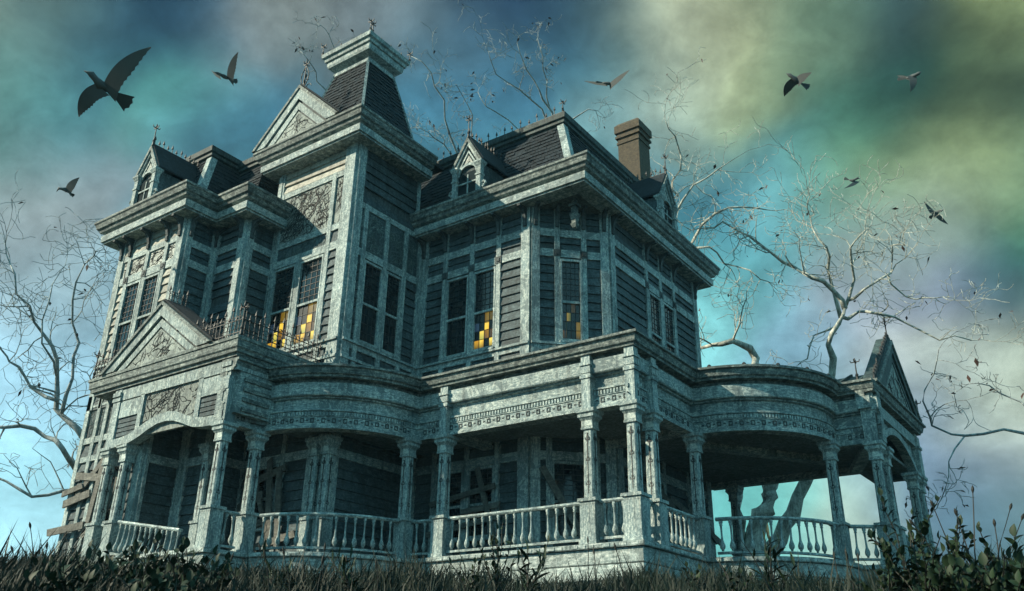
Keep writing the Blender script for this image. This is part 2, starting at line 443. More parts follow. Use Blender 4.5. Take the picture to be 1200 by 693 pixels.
# ================================================================== THE MANSION
house = thing('haunted_mansion', 'derelict grey wooden Victorian mansion with tower, mansard roofs and wraparound porch', 'house', (-8, 3, 0))
house.location = (0, 0, 0)      # parts are modelled in place; the empty stands at the scene's own datum
ZE = 10.2
board_count = [0]
extra_boards = MB()
def siding(fr, u0, u1, z0, z1, par, keep, h=.27):
    n = max(1, round((z1-z0)/h)); hh = (z1-z0)/n
    for i in range(n):
        z = z0+i*hh; a = rnd.uniform(-.008, .008); b = rnd.uniform(-.008, .008); dp = rnd.uniform(.05, .085)
        if rnd.random() < .05: (a, b) = (-.05, .01) if rnd.random() < .5 else (.01, -.05)
        if rnd.random() < .015: continue
        q = [fr.P(u0, .0, z+a), fr.P(u1, .0, z+b), fr.P(u1, dp, z+b), fr.P(u0, dp, z+a), fr.P(u0, 0, z+hh), fr.P(u1, 0, z+hh), fr.P(u1, .016, z+hh-.004), fr.P(u0, .016, z+hh-.004)]
        if keep and board_count[0] < 298 and (u1-u0) > .25:
            MB().hexa(q).build('siding_board', 'siding_sunlit' if (z > 11.2 and fr.n.y < -.9) or (fr.n.y < -.9 and z > 5 and fr.p0.x < -16) else 'siding', par); board_count[0] += 1
        else: extra_boards.hexa(q)
leadm = MB()
def window(fr, u0, u1, z0, z1, lit=None, d=.0, arched=False):
    f = MB(); c = .055
    fr.box(f, u0, u0+c, d, d+.10, z0, z1); fr.box(f, u1-c, u1, d, d+.10, z0, z1)
    fr.box(f, u0+c, u1-c, d, d+.10, z1-.07, z1); zm = z0+(z1-z0)*.47
    fr.box(f, u0+c, u1-c, d, d+.085, zm-.035, zm+.035); fr.box(f, u0+c, u1-c, d, d+.07, z0, z0+.08)
    w_ = f.build('window', 'trim' if not lit else 'trim', house)
    s_ = MB(); fr.box(s_, u0-.03, u1+.03, d, d+.16, z0-.06, z0-.002); s_.build('sill', 'trim', w_)
    a = MB(); fr.box(a, u0+c, u1-c, d+.005, d+.03, zm+.035, z1-.07); a.build('pane', 'dark_glass', w_)
    b = MB(); fr.box(b, u0+c, u1-c, d+.005, d+.022, z0+.08, zm-.035); b.build('pane', lit or 'dark_glass', w_)
    l = MB(); nu = 4
    for i in range(1, nu):
        u = u0+c+(u1-u0-2*c)*i/nu; fr.box(l, u-.007, u+.007, d+.03, d+.045, zm+.035, z1-.07); fr.box(l, u-.007, u+.007, d+.022, d+.037, z0+.08, zm-.035)
    nz = 7
    for i in range(1, nz):
        z = zm+.035+(z1-.07-zm-.035)*i/nz; fr.box(l, u0+c, u1-c, d+.031, d+.044, z-.007, z+.007)
    for i in range(1, 4):
        z = z0+.08+(zm-.035-z0-.08)*i/4; fr.box(l, u0+c, u1-c, d+.023, d+.036, z-.007, z+.007)
    l.build('leading', 'iron', w_)
    return w_
def bracket(fr, u, z1, par, w_=.11, hgt=.62, reach=.42):
    b = MB(); d0 = .05
    prof = [(d0, z1-hgt), (d0+.10, z1-hgt), (d0+.12, z1-hgt*.8), (d0+.10, z1-hgt*.72), (d0+.16, z1-hgt*.35), (d0+reach*.6, z1-.12), (d0+reach, z1-.08), (d0+reach, z1), (d0, z1)]
    n = len(prof); vs = [fr.P(u-w_/2, d, z) for d, z in prof]+[fr.P(u+w_/2, d, z) for d, z in prof]
    b.add(vs, [tuple(range(n)), tuple(range(2*n-1, n-1, -1))]+[(i, (i+1) % n, n+(i+1) % n, n+i) for i in range(n)])
    b.build('bracket', 'dark_wood', par)
def rosette(fr, u, z, par, s_=.11):
    b = MB(); fr.box(b, u-s_, u+s_, .075, .105, z-s_, z+s_); fr.box(b, u-s_*.5, u+s_*.5, .105, .125, z-s_*.5, z+s_*.5)
    b.build('rosette', 'dark_wood', par)
def scroll(fr, u0, u1, z0, z1, d, par, m_, inside=None, dens=70):
    mb = MB(); ar = (u1-u0)*(z1-z0); n = int(ar*dens)+4
    for _ in range(n):
        u, z = rnd.uniform(u0, u1), rnd.uniform(z0, z1); a = rnd.uniform(0, 6.28); k = rnd.uniform(-.5, .5); pts = []; r = rnd.uniform(.005, .014)
        for i in range(rnd.randint(5, 12)):
            if not (u0+.015 < u < u1-.015 and z0+.015 < z < z1-.015) or (inside and not inside(u, z)): break
            pts.append(fr.P(u, d+.006, z)); a += k*.6+rnd.uniform(-.45, .45); k *= 1.08; u += math.cos(a)*.07; z += math.sin(a)*.07
        if len(pts) > 2: mb.tube(pts, [r*(1-.6*i/len(pts)) for i in range(len(pts))], 4)
        if len(pts) > 3 and rnd.random() < .6:
            p = pts[len(pts)//2]; q = p+fr.e*rnd.uniform(-.07, .07)+V((0, 0, rnd.uniform(-.07, .07))); w_ = fr.n.cross(q-p)*.35
            mb.add([p, (p+q)/2+w_+fr.n*.012, q, (p+q)/2-w_+fr.n*.012], [(0, 1, 2, 3)])
    mb.build('scrollwork', 'iron' if 'dark' not in m_ else 'verdigris', par, kind='stuff')
def facade(p0, p1, posts, wins, zb=4.55, zt=ZE, bands=None, keep=True, brk=True, ends=(.3, .3), panels=(), skip=()):
    """posts: centre u of slim posts; wins: (u0,u1,z0,z1,lit); panels: (u0,u1,z0,z1,mat)"""
    fr = Fr(p0, p1); L = fr.L
    b = MB(); fr.box(b, 0, L, -.25, 0, zb, zt); wl = b.build('wall', 'dark_wood', house)
    if bands is None: bands = [(5.72, 5.90), (8.62, 8.86), (9.28, 9.52)]
    def one(u0, u1, d0, d1, z0, z1, nm): t = MB(); fr.box(t, u0, u1, d0, d1, z0, z1); t.build(nm, 'trim_h' if 'band' in nm else 'trim', wl)
    if ends[0]: one(0-.0, ends[0], .0, .095, zb, zt, 'corner_board')
    if ends[1]: one(L-ends[1], L+.0, .0, .095, zb, zt, 'corner_board')
    for u in posts: one(u-.08, u+.08, .0, .09, zb, zt, 'trim_post')
    xs = [ends[0]]+[v for u in posts for v in (u-.08, u+.08)]+[L-ends[1]]
    bays = [(xs[i], xs[i+1]) for i in range(0, len(xs), 2) if xs[i+1]-xs[i] > .03]
    for (a, c) in bays:
        for z0, z1 in bands: one(a, c, 0, .078, z0, z1, 'trim_band')
    if bands and 3 < zb < 5: one(0, L, .09, .15, bands[0][1]-.03, bands[0][1]+.035, 'sill_band'); one(0, L, .09, .13, 5.36, 5.44, 'sill_band')
    for (a, c) in bays:
        blocked = [(z0, z1) for z0, z1 in bands]
        for (u0, u1, z0, z1, lit) in wins:
            if u0 < (a+c)/2 < u1: blocked.append((z0-.06, z1))
        for (u0, u1, z0, z1, m_) in panels:
            if u0 < (a+c)/2 < u1: blocked.append((z0, z1))
        blocked.sort(); z = zb
        for z0, z1 in blocked+[(zt, zt)]:
            if z0-z > .08: siding(fr, a, c, z, z0, wl, keep and z > 5)
            z = max(z, z1)
    for (u0, u1, z0, z1, lit) in wins: window(fr, u0, u1, z0, z1, lit)
    for (u0, u1, z0, z1, m_) in panels:
        q = MB(); fr.box(q, u0, u1, .0, .035, z0, z1); cpn = q.build('carved_panel', m_, wl); scroll(fr, u0, u1, z0, z1, .035, cpn, m_)
    if brk:
        for u in list(posts)+[ends[0]/2, L-ends[1]/2]: bracket(fr, u, zt, wl)
        for u in posts: rosette(fr, u, 8.74, wl)
    return fr, wl

ZW0, ZW1 = 6.0, 8.56
W1 = ((-16.75, -3.38), (-13.34, -3.38)); A_ = -16.75
f1, w1 = facade(*W1, posts=[.66, 1.64, 2.62], wins=[(.74, 1.56, ZW0, ZW1, None), (1.72, 2.54, ZW0, ZW1, None)],
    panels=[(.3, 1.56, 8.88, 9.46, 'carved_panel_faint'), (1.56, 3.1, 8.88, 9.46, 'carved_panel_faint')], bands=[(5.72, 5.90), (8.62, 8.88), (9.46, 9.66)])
f2, w2 = facade(W1[1], (-13.34, -2.26), posts=[], wins=[], ends=(.2, .22))
f3, w3 = facade((-13.34, -2.26), (-11.9, -2.26), posts=[], wins=[], ends=(.22, .24))
f4, w4 = facade((-11.9, -2.26), (-11.9, -1.19), posts=[], wins=[], ends=(.24, .0))
# tower
TX0, TX1, TY0, TY1 = -11.86, -8.47, -1.19, 1.62
ZT = 12.32
def tu(x): return x-TX0
facade((TX0, TY0), (TX1, TY0), posts=[tu(-11.68), tu(-10.51), tu(-9.31)], zt=9.06, brk=False, ends=(.05, .42),
    wins=[(tu(-11.58), tu(-10.61), ZW0, 8.75, 'stained_lit'), (tu(-10.41), tu(-9.40), ZW0, 8.75, 'stained_lit')], bands=[(5.72, 5.90), (8.80, 9.06)])
facade((TX0, TY0), (TX1, TY0), posts=[tu(-11.68), tu(-9.31)], zb=9.06, zt=11.5, brk=False, ends=(.05, .42), wins=[], bands=[(9.46, 9.66), (11.3, 11.5)],
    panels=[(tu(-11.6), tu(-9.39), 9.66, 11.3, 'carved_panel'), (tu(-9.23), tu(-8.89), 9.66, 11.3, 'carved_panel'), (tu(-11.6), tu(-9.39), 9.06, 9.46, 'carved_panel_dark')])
facade((TX0, TY0), (TX1, TY0), posts=[], zb=11.5, zt=ZT, brk=False, ends=(.2, .42), wins=[], bands=[])
def tv(y): return y-TY0
facade((TX1, TY0), (TX1, 2.0), posts=[tv(-.68), tv(.265), tv(1.12)], zt=10.38, brk=False, ends=(.3, .28),
    wins=[(tv(-.59), tv(.18), ZW0, ZW1, None), (tv(.35), tv(1.03), ZW0, ZW1, None)], bands=[(5.72, 5.90), (8.62, 8.86), (10.2, 10.38)],
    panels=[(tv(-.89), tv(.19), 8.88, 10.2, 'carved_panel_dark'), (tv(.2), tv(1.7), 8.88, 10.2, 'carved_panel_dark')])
facade((TX1, TY0), (TX1, TY1), posts=[], zb=10.38, zt=ZT, brk=False, ends=(.3, .12), wins=[], bands=[])
mb = MB(); mb.box(TX0+.02, TX1-.26, TY0+.26, TY1, 4.6, ZT); mb.build('tower_core', 'dark_wood', house)
# main block
def mu(x): return x+8.47
f7, w7 = facade((-8.47, 2.0), (-4.24, 2.0), posts=[mu(-7.42), mu(-6.37), mu(-5.36)], ends=(.32, .30),
    wins=[(mu(-7.32), mu(-6.47), ZW0, ZW1, None), (mu(-6.27), mu(-5.45), ZW0, ZW1, 'stained_lit')])
Lc = math.hypot(1.64, 1.64)
f8, w8 = facade((-4.24, 2.0), (-2.6, 3.64), posts=[.76, 1.56], wins=[(.84, 1.48, ZW0, ZW1, 'stained_dim')], ends=(.24, .26))
def rv(y): return y-3.64
f9, w9 = facade((-2.6, 3.64), (-2.6, 9.75), posts=[rv(5.95), rv(6.93), rv(7.9)], wins=[(rv(6.03), rv(6.85), ZW0, ZW1, None), (rv(7.01), rv(7.82), ZW0, ZW1, None)], ends=(.26, .3))
for p, q in (((-2.6, 9.75), (-16.75, 9.75)), ((-16.75, 9.75), (-16.75, -3.38))):
    fr = Fr(p, q); b = MB(); fr.box(b, 0, fr.L, -.25, 0, -1, ZE); wl = b.build('wall', 'siding', house)
    t = MB(); fr.box(t, 0, .3, 0, .08, -1, ZE); fr.box(t, fr.L-.3, fr.L, 0, .08, -1, ZE)
    for k in range(1, 6): fr.box(t, fr.L*k/6-.1, fr.L*k/6+.1, 0, .08, -1, ZE)
    t.build('trim_post', 'trim', wl)
# bracket hung under the soffit corner
b = MB(); cx, cy = -2.95, 2.35
b.box(cx-.07, cx+.07, cy-.07, cy+.07, 9.42, 10.2); b.frustum(cx, cy, .07, .12, 9.5, 9.75); b.box(cx-.13, cx+.13, cy-.13, cy+.13, 9.99, 10.07); b.frustum(cx, cy, .05, .1, 9.3, 9.42)
b.build('hanging_bracket', 'cornice_wood', house)

# lower floor walls under the porch
LB = [(2.62, 2.86)]
lw = {}
def lower(key, p0, p1, posts, wins, ends=(.3, .3), bands=LB, zt=4.55, panels=()):
    lw[key] = facade(p0, p1, posts, wins, zb=-.05, zt=zt, bands=bands, keep=False, brk=False, ends=ends, panels=panels)
lower('wing', (-16.75, -3.38), (-13.34, -3.38), [.70, 1.14, 1.55, 2.7], [(1.63, 2.62, .95, 2.9, None)], ends=(.2, .3), bands=[(2.95, 3.12), (3.5, 3.68), (4.62, 4.7)], zt=5.0,
      panels=[(.2, .62, 3.68, 4.62, 'carved_panel_dark'), (.78, 1.06, 3.68, 4.62, 'carved_panel_dark'), (1.2, 2.6, 3.68, 4.62, 'carved_panel_dark')])
lower('wside', (-13.34, -3.38), (-13.34, -2.26), [], [], ends=(.1, .1))
lower('step', (-13.34, -2.26), (-11.9, -2.26), [], [], ends=(.45, .3))
lower('sside', (-11.9, -2.26), (-11.9, -1.19), [], [], ends=(.2, .1))
lower('tfront', (TX0, TY0), (TX1, TY0), [.42, 1.7, 2.75], [(.5, 1.6, .9, 2.6, None)], ends=(.05, .35))
lower('tside', (TX1, TY0), (TX1, 2.0), [], [], ends=(.3, .3))
lower('front', (-8.47, 2.0), (-4.24, 2.0), [1.0, 2.15, 3.2], [(1.08, 2.07, .7, 2.6, None), (2.23, 3.12, .7, 2.6, None)], ends=(.3, .34))
lower('cham', (-4.24, 2.0), (-2.6, 3.64), [.5, 1.8], [(.58, 1.72, .6, 2.6, None)], ends=(.26, .28))
lower('right', (-2.6, 3.64), (-2.6, 9.75), [1.6, 2.8, 4.4, 5.3], [(1.68, 2.72, .6, 2.6, None), (4.48, 5.22, .6, 2.6, None)], ends=(.3, .34))
extra_boards.build('siding_boards', 'siding', house, kind='stuff')

# nailed-up planks over the ground-floor windows
def plank(fr, u0, z0, u1, z1, wd=.2, d=.16, lab=None):
    b = MB(); p, q = fr.P(u0, d, z0), fr.P(u1, d, z1); dr = (q-p).normalized(); up = fr.n.cross(dr)
    tn = fr.n*.025; hw = up*wd/2; j = lambda: dr*rnd.uniform(-.05, .05)
    P4 = [p-hw+j(), q-hw+j(), q+hw+j(), p+hw+j()]
    b.plate([x-tn for x in P4], tn*2); o = b.build('plank', 'plank', house)
    if lab: o['label'] = lab
F = lambda k: lw[k][0]
for a in ((1.45, .8, 1.75, 3.15), (1.5, 2.95, 2.75, 2.1), (1.3, .75, 2.7, 1.75), (1.75, 3.2, 2.0, .7), (2.0, .7, 2.6, 2.2), (.55, 1.95, 1.6, 2.85), (.0, 1.75, 1.3, 1.95), (.35, 2.55, 2.0, 2.3)):
    plank(F('wing'), *a, wd=rnd.uniform(.17, .25), d=rnd.uniform(.13, .2))
plank(F('wing'), -.4, .98, 1.45, 1.05, .2, .24, 'long plank hanging loose past the wall corner')
plank(F('wing'), -.15, 2.05, .9, 2.2, .16, .2)
for a in ((.3, 2.1, 2.0, 2.45), (.35, .95, 1.9, 1.15), (.55, 2.7, 1.5, .8), (1.6, .6, 1.3, 2.75), (.2, 1.5, 1.2, 1.8), (1.0, .4, 2.6, .65), (2.0, .3, 1.75, 2.4)):
    plank(F('tfront'), *a, wd=rnd.uniform(.14, .22), d=rnd.uniform(.12, .2))
for a in ((.9, .9, 3.4, 1.2), (1.3, 2.8, 1.75, .5), (1.0, 1.7, 3.2, 2.0), (2.6, 2.6, 3.3, .4), (2.1, 1.4, 3.4, 1.5)):
    plank(F('front'), *a, wd=rnd.uniform(.14, .2), d=rnd.uniform(.12, .2))
for a in ((.3, 2.4, 1.4, .6), (.4, 1.2, 2.0, 1.5)):
    plank(F('cham'), *a, wd=.18, d=.15)
for a in ((1.3, 2.5, 3.0, 1.9), (1.5, .9, 3.1, 1.6), (1.9, 2.7, 2.5, .4), (4.2, 1.0, 5.6, 1.9), (4.2, 2.3, 5.9, 1.3), (2.9, 2.2, 6.6, 1.3)):
    plank(F('right'), *a, wd=.2, d=rnd.uniform(.13, .3))

# ---- eaves
EV = [(-.05, 10.19), (.48, 10.19), (.48, 10.24), (.54, 10.25), (.55, 10.47), (.44, 10.50), (.44, 10.55), (.60, 10.58), (.63, 10.66), (.69, 10.70), (.73, 10.84), (.77, 10.88), (.77, 10.95), (-.05, 11.0)]
def split_eave(path, closed=False, dz=0, name='eave'):
    lo = [(o, z+dz) for o, z in EV[:8]]; hi = [(o, z+dz) for o, z in EV[6:]]
    a = MB().sweep(path, lo+[(-.05, lo[-1][1])], closed).build(name+'_fascia', 'trim_h', house)
    hi[0] = (-.05, hi[0][1]+.0); hi[1] = (.43, hi[0][1]+.0)
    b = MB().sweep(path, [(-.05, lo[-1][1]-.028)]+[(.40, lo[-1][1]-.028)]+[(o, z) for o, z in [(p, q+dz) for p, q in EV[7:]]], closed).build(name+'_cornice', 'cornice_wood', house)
split_eave([(-16.75, 9.75), (-16.75, -3.38), (-13.34, -3.38), (-13.34, -2.26), (-11.9, -2.26), (-11.9, -1.0)])
split_eave([(-8.5, 2.0), (-2.6, 2.0), (-2.6, 9.75), (-16.0, 9.75)])
mb = MB().poly([(-16.7, 9.7), (-16.7, -3.3), (-13.4, -3.3), (-13.4, -2.2), (-12, -2.2), (-12, 2.05), (-2.65, 2.05), (-2.65, 9.7)], 10.205, 10.4); mb.build('ceiling_soffit', 'soffit', house)
TE = 12.32-10.19
split_eave([(TX0, TY1), (TX0, TY0), (TX1, TY0), (TX1, TY1), (TX0, TY1+.001)][:4]+[], dz=TE-.05, name='tower')
MB().box(TX0-.6, TX1+.6, TY0-.6, TY1+.5, ZT+.5, ZT+.62).build('tower_deck', 'slate', house)
MB().box(TX0, TX1, TY1-.2, TY1, 10, ZT).build('wall', 'siding', house)
MB().box(TX0, TX0+.2, TY0+.1, TY1, 10, ZT).build('wall', 'siding', house)
mb = MB(); mb.box(TX0-.05, TX0+.12, TY0-.12, TY0+.1, 10.9, 12.2); mb.build('trim_post', 'trim', house)

# ---- shingled roofs
def shingle_face(mb, a, b, c, d, rows, cols, th=.03):
    # a,b bottom edge; d,c top edge
    a, b, c, d = V(a), V(b), V(c), V(d); nrm = (b-a).cross(d-a).normalized()
    if nrm.z < 0: nrm = -nrm
    for r in range(rows):
        t0, t1 = r/rows, (r+1.25)/rows; t1 = min(t1, 1)
        l0, r0 = a.lerp(d, t0), b.lerp(c, t0); l1, r1 = a.lerp(d, t1), b.lerp(c, t1)
        off = (r % 2)*.5
        for k in range(cols+1):
            s0, s1 = max(0, (k-off)/cols), min(1, (k+.95-off)/cols)
            if s1-s0 < .005 or rnd.random() < .02: continue
            h = th*rnd.uniform(.6, 1.5); e = rnd.uniform(0, .25)/rows*(4 if rnd.random() < .03 else 1)
            p = l0.lerp(r0, s0)+nrm*h-(d-a)*e*.3; q = l0.lerp(r0, s1)+nrm*h-(d-a)*e*.3
            s2 = l1.lerp(r1, s1)+nrm*.004; s3 = l1.lerp(r1, s0)+nrm*.004
            mb.add([p, q, s2, s3, p-nrm*h, q-nrm*h], [(0, 1, 2, 3), (4, 5, 1, 0)])
def frustum_roof(x0, x1, y0, y1, z0, ins, z1, rows, cols, name='roof', hips=True, curb=True, faces='fr', insy=None):
    ix = ins; iy = insy if insy is not None else ins
    B = [(x0, y0, z0), (x1, y0, z0), (x1, y1, z0), (x0, y1, z0)]; T = [(x0+ix, y0+iy, z1), (x1-ix, y0+iy, z1), (x1-ix, y1-iy, z1), (x0+ix, y1-iy, z1)]
    rf = MB().hexa(B+T).build(name, 'slate', house)
    s_ = MB()
    if 'f' in faces: shingle_face(s_, B[0], B[1], T[1], T[0], rows, int(cols*(x1-x0)))
    if 'r' in faces: shingle_face(s_, B[1], B[2], T[2], T[1], rows, int(cols*(y1-y0)))
    if 'l' in faces: shingle_face(s_, B[3], B[0], T[0], T[3], rows, int(cols*(y1-y0)))
    s_.build('shingles', 'slate', rf, kind='stuff')
    if hips:
        for i in (0, 1, 2):
            h = MB(); p, q = V(B[i]), V(T[i]); out = V(((-1, 1, 1)[i], (-1, -1, 1)[i], 0)).normalized()
            sx, sy = (-1, 1, 1)[i], (-1, -1, 1)[i]
            w_ = .2
            h.hexa([p+V((-sx*w_, sy*.05, 0)), p+V((sx*.05, sy*.05, 0)), p+V((sx*.05, -sy*w_, 0)), p+V((-sx*w_, -sy*w_, 0)),
                    q+V((-sx*w_, sy*.05, 0)), q+V((sx*.05, sy*.05, 0)), q+V((sx*.05, -sy*w_, 0)), q+V((-sx*w_, -sy*w_, 0))])
            h.build('hip_board', 'trim', rf)
    if curb:
        c = MB().sweep([T[0][:2], T[1][:2], T[2][:2], T[3][:2]], [(-.1, z1-.22), (.06, z1-.22), (.06, z1-.12), (.02, z1-.1), (.02, z1), (.1, z1+.04), (.1, z1+.14), (.16, z1+.18), (.18, z1+.36), (-.1, z1+.4)], closed=True)
        c.build('roof_curb', 'copper_roof', rf)
        MB().box(T[0][0], T[1][0], T[0][1], T[2][1], z1+.2, z1+.37).build('roof_deck', 'slate', rf)
    return rf, B, T
main_rf, mB, mT = frustum_roof(-14.6, -2.87, 2.27, 9.5, 10.97, 1.06, 13.82, 17, 4.2)
wing_rf, wB, wT = frustum_roof(-16.45, -13.62, -3.1, 9.0, 10.97, .86, 13.4, 14, 4.2)
step_rf, _, _ = frustum_roof(-16.2, -12.18, -1.98, 8.8, 10.96, .9, 13.3, 14, 4.2, hips=False)
tw_rf, tB, tT = frustum_roof(TX0+.12, TX1-.06, TY0+.02, TY1+.1, 12.96, .82, 16.45, 22, 5.0, name='tower_roof', curb=False, hips=False)
h = MB()
for i, (sx, sy) in enumerate(((-1, -1), (1, -1), (1, 1))): h.beam(tB[i], V(tT[i]), .09, .09)
h.build('hip_board', 'trim', tw_rf)
X0, X1, Y0, Y1 = tT[0][0], tT[1][0], tT[0][1], tT[2][1]
c = MB().sweep([(X0, Y0), (X1, Y0), (X1, Y1), (X0, Y1)], [(-.1, 16.38), (.05, 16.38), (.05, 16.5), (-.02, 16.52), (-.02, 16.62), (.20, 16.72), (.23, 16.80), (.23, 16.95), (.29, 16.97), (.31, 17.08), (.38, 17.12), (.40, 17.26), (-.1, 17.3)], closed=True)
c.build('tower_cap_cornice', 'trim', tw_rf)
MB().box(X0-.2, X1+.2, Y0-.2, Y1+.2, 17.0, 17.27).build('tower_cap_deck', 'slate', tw_rf)

# ---- iron cresting
def finial(mb, x, y, z, hgt, cross=True):
    mb.lathe((x, y, z), [(.045, 0), (.03, hgt*.15), (.05, hgt*.2), (.02, hgt*.28), (.014, hgt*.8), (.035, hgt*.86), (.004, hgt)], 6)
    if cross:
        zc = z+hgt*.8
        for dx, dy in ((.11, 0), (0, .11)):
            mb.beam((x-dx, y-dy, zc), (x+dx, y+dy, zc), .02, .025)
            mb.beam((x-dx, y-dy, zc), (x-dx*1.15, y-dy*1.15, zc+.06), .02, .02); mb.beam((x+dx, y+dy, zc), (x+dx*1.15, y+dy*1.15, zc+.06), .02, .02)
def cresting(p, q, hgt, step, parent, tall=None, posts=True, name='roof_cresting', dense=False):
    p, q = V(p), V(q); L = (q-p).length; n = max(2, round(L/step)); m = MB(); d = (q-p)/n
    up = V((0, 0, hgt))
    m.beam(p+up*.12, q+up*.12, .022, .022)
    if dense: m.beam(p+up*.55, q+up*.55, .02, .02)
    for i in range(n+1):
        b = p+d*i; h_ = hgt*(1 if i % 2 == 0 else .72)*rnd.uniform(.93, 1.05)
        t = b+V((rnd.uniform(-.02, .02), rnd.uniform(-.02, .02), h_))
        m.beam(b, t, .018, .018, up=(1, 0, 0))
        m.add([t+V((-.03, -.03, -.1)), t+V((.03, -.03, -.1)), t+V((.03, .03, -.1)), t+V((-.03, .03, -.1)), t+V((0, 0, .06))], [(0, 1, 4), (1, 2, 4), (2, 3, 4), (3, 0, 4), (3, 2, 1, 0)])
        if dense and i < n:
            a0 = b+d*.5+up*.33; R = d.length*.5; e = d.normalized()
            m.tube([a0+e*(R*math.cos(t_))+V((0, 0, R*1.1*math.sin(t_))) for t_ in [k*math.pi/4 for k in range(9)]], .009, 4)
            m.beam(b+up*.6, b+up*.6+e*.07+V((0, 0, .07)), .014, .014); m.beam(b+up*.6, b+up*.6-e*.07+V((0, 0, .07)), .014, .014)
    o = m.build(name, 'iron', parent)
    if posts:
        f = MB(); finial(f, *q, tall or hgt*1.6); f.build('finial', 'iron', o)
        f = MB(); finial(f, *p, tall or hgt*1.6); f.build('finial', 'iron', o)
    return o
zc = mT[0][2]+.36
cresting((mT[0][0]+2, mT[1][1]-.12, zc), (mT[1][0]+.08, mT[1][1]-.12, zc), .34, .34, main_rf, tall=.5)
cresting((mT[1][0]+.08, mT[1][1], zc), (mT[1][0]+.08, mT[2][1], zc), .08, .5, main_rf, posts=False)
cx0, cx1, cy0, cy1 = X0-.36, X1+.36, Y0-.36, Y1+.36
cresting((cx0, cy0, 17.26), (cx1, cy0, 17.26), .10, .42, tw_rf, tall=.5)
cresting((cx1, cy0+.1, 17.26), (cx1, cy1, 17.26), .10, .42, tw_rf, tall=.42)

# ---- chimney
ch = MB(); x, y = -4.55, 9.35
def bx(c, r, z0, z1): c.box(x-r, x+r, y-r, y+r, z0, z1)
x, y = -4.9, 10.25
bx(ch, .46, 8, 17.1)
chim = ch.build('chimney', 'brick', house)
cc = MB(); bx(cc, .50, 17.1, 17.19); bx(cc, .47, 17.19, 17.37); bx(cc, .54, 17.37, 17.47); bx(cc, .49, 17.47, 17.62); bx(cc, .56, 17.62, 17.95); cc.frustum(x, y, .56, .44, 17.95, 18.1)
cc.build('chimney_cap', 'brick', chim)

# ---- gables (pediments)
def pediment(fr, u0, u1, z0, zp, depth, back, parent, panel='carved_panel_faint', t=.26, pm='trim', roofm='slate', name='pediment'):
    um = (u0+u1)/2; root = MB()
    tri = [fr.P(u0, 0, z0), fr.P(u1, 0, z0), fr.P(um, 0, zp)]
    root.plate([fr.P(u0+.1, .0, z0), fr.P(u1-.1, .0, z0), fr.P(um, .0, zp-.1)], -fr.n*.1)
    g = root.build(name, 'siding', parent)
    sl = V((um-u0, zp-z0)).normalized(); nx = V((-sl.y, sl.x))
    def rake(mb, o0, o1, d0, d1):
        # band between perpendicular offsets o0..o1 below the slope line
        for sg in (1, -1):
            a = lambda o: (u0 if sg > 0 else u1)+sg*(o/sl.y)
            zt = lambda o: zp-o/sl.x
            pts = [fr.P(a(o0), d0, z0), fr.P(a(o1), d0, z0), fr.P(um, d0, zt(o1)), fr.P(um, d0, zt(o0))]
            mb.plate(pts, fr.n*(d1-d0))
    m = MB(); rake(m, 0, .09, 0, depth); m.build('rake_cap', 'cornice_wood', g)
    m = MB(); rake(m, .09, .09+t, 0, depth*.72); m.build('rake_board', pm, g)
    m = MB(); rake(m, .09+t+.07, .09+t+.07+t*.7, 0, depth*.38); m.build('rake_board', pm, g)
    o = .09+t+.07+t*.7+.05
    pu0, pu1, pz = u0+o/sl.y, u1-o/sl.y, zp-o/sl.x
    if pz > z0+.05:
        m = MB(); m.plate([fr.P(pu0, .0, z0), fr.P(pu1, .0, z0), fr.P(um, .0, pz)], fr.n*.04); q = m.build('carved_panel', panel, g); scroll(fr, pu0, pu1, z0, pz, .04, g, '', lambda u, z: z < z0+(pz-z0)*(1-abs(u-um)/(um-pu0))-.03, 30)
    # roof behind
    for sg, ue in ((-1, u0), (1, u1)):
        m = MB(); m.plate([fr.P(ue-(-sg)*0, depth*.6, z0+.03), fr.P(um, depth*.6, zp+.03), fr.P(um, -back, zp+.03), fr.P(ue, -back, z0+.03)], V((0, 0, .06))); m.build('gable_roof', roofm, g)
    return g
# tower front gable
frt = Fr((-12.45, TY0-.62), (-8.2, TY0-.62))
gx = TX0-.45
pg = pediment(Fr((0, TY0-.62), (1, TY0-.62)), -12.72, -8.72, 13.12, 15.0, .16, 1.8, house, panel='carved_panel', t=.3)
f_ = MB(); finial(f_, -10.72, TY0-.6, 15.0, 1.15)
for k in (-1, 1):
    f_.tube([(-10.72+k*(.02+.16*math.sin(t_)), TY0-.6, 15.0+.12*t_*2.2) for t_ in [i*math.pi/6 for i in range(7)]], .018, 5)
    f_.tube([(-10.72+k*(.25+.12*math.cos(t_)), TY0-.6, 14.92+.12*math.sin(t_)) for t_ in [i*math.pi/5 for i in range(9)]], .015, 5)
f_.build('finial', 'iron', pg)
# portico front pediment
PX0, PX1 = -14.75, -9.25
pp = pediment(Fr((0, -3.98), (1, -3.98)), -15.2, -10.12, 5.24, 6.98, .17, .7, house, panel='carved_panel', t=.27)
cresting((-12.66, -3.95, 7.0), (-12.66, -3.40, 7.0), .5, .14, pp, posts=False, dense=True)
# iron balcony railing round the portico roof
cresting((-15.78, -3.98, 5.24), (-9.08, -3.98, 5.24), .80, .15, house, tall=.95, name='iron_railing', dense=True)
cresting((-9.08, -3.90, 5.24), (-9.08, -1.3, 5.24), .80, .15, house, posts=False, name='iron_railing', dense=True)
cresting((-15.78, -3.90, 5.24), (-15.78, -3.45, 5.24), .62, .17, house, posts=False, name='iron_railing', dense=True)

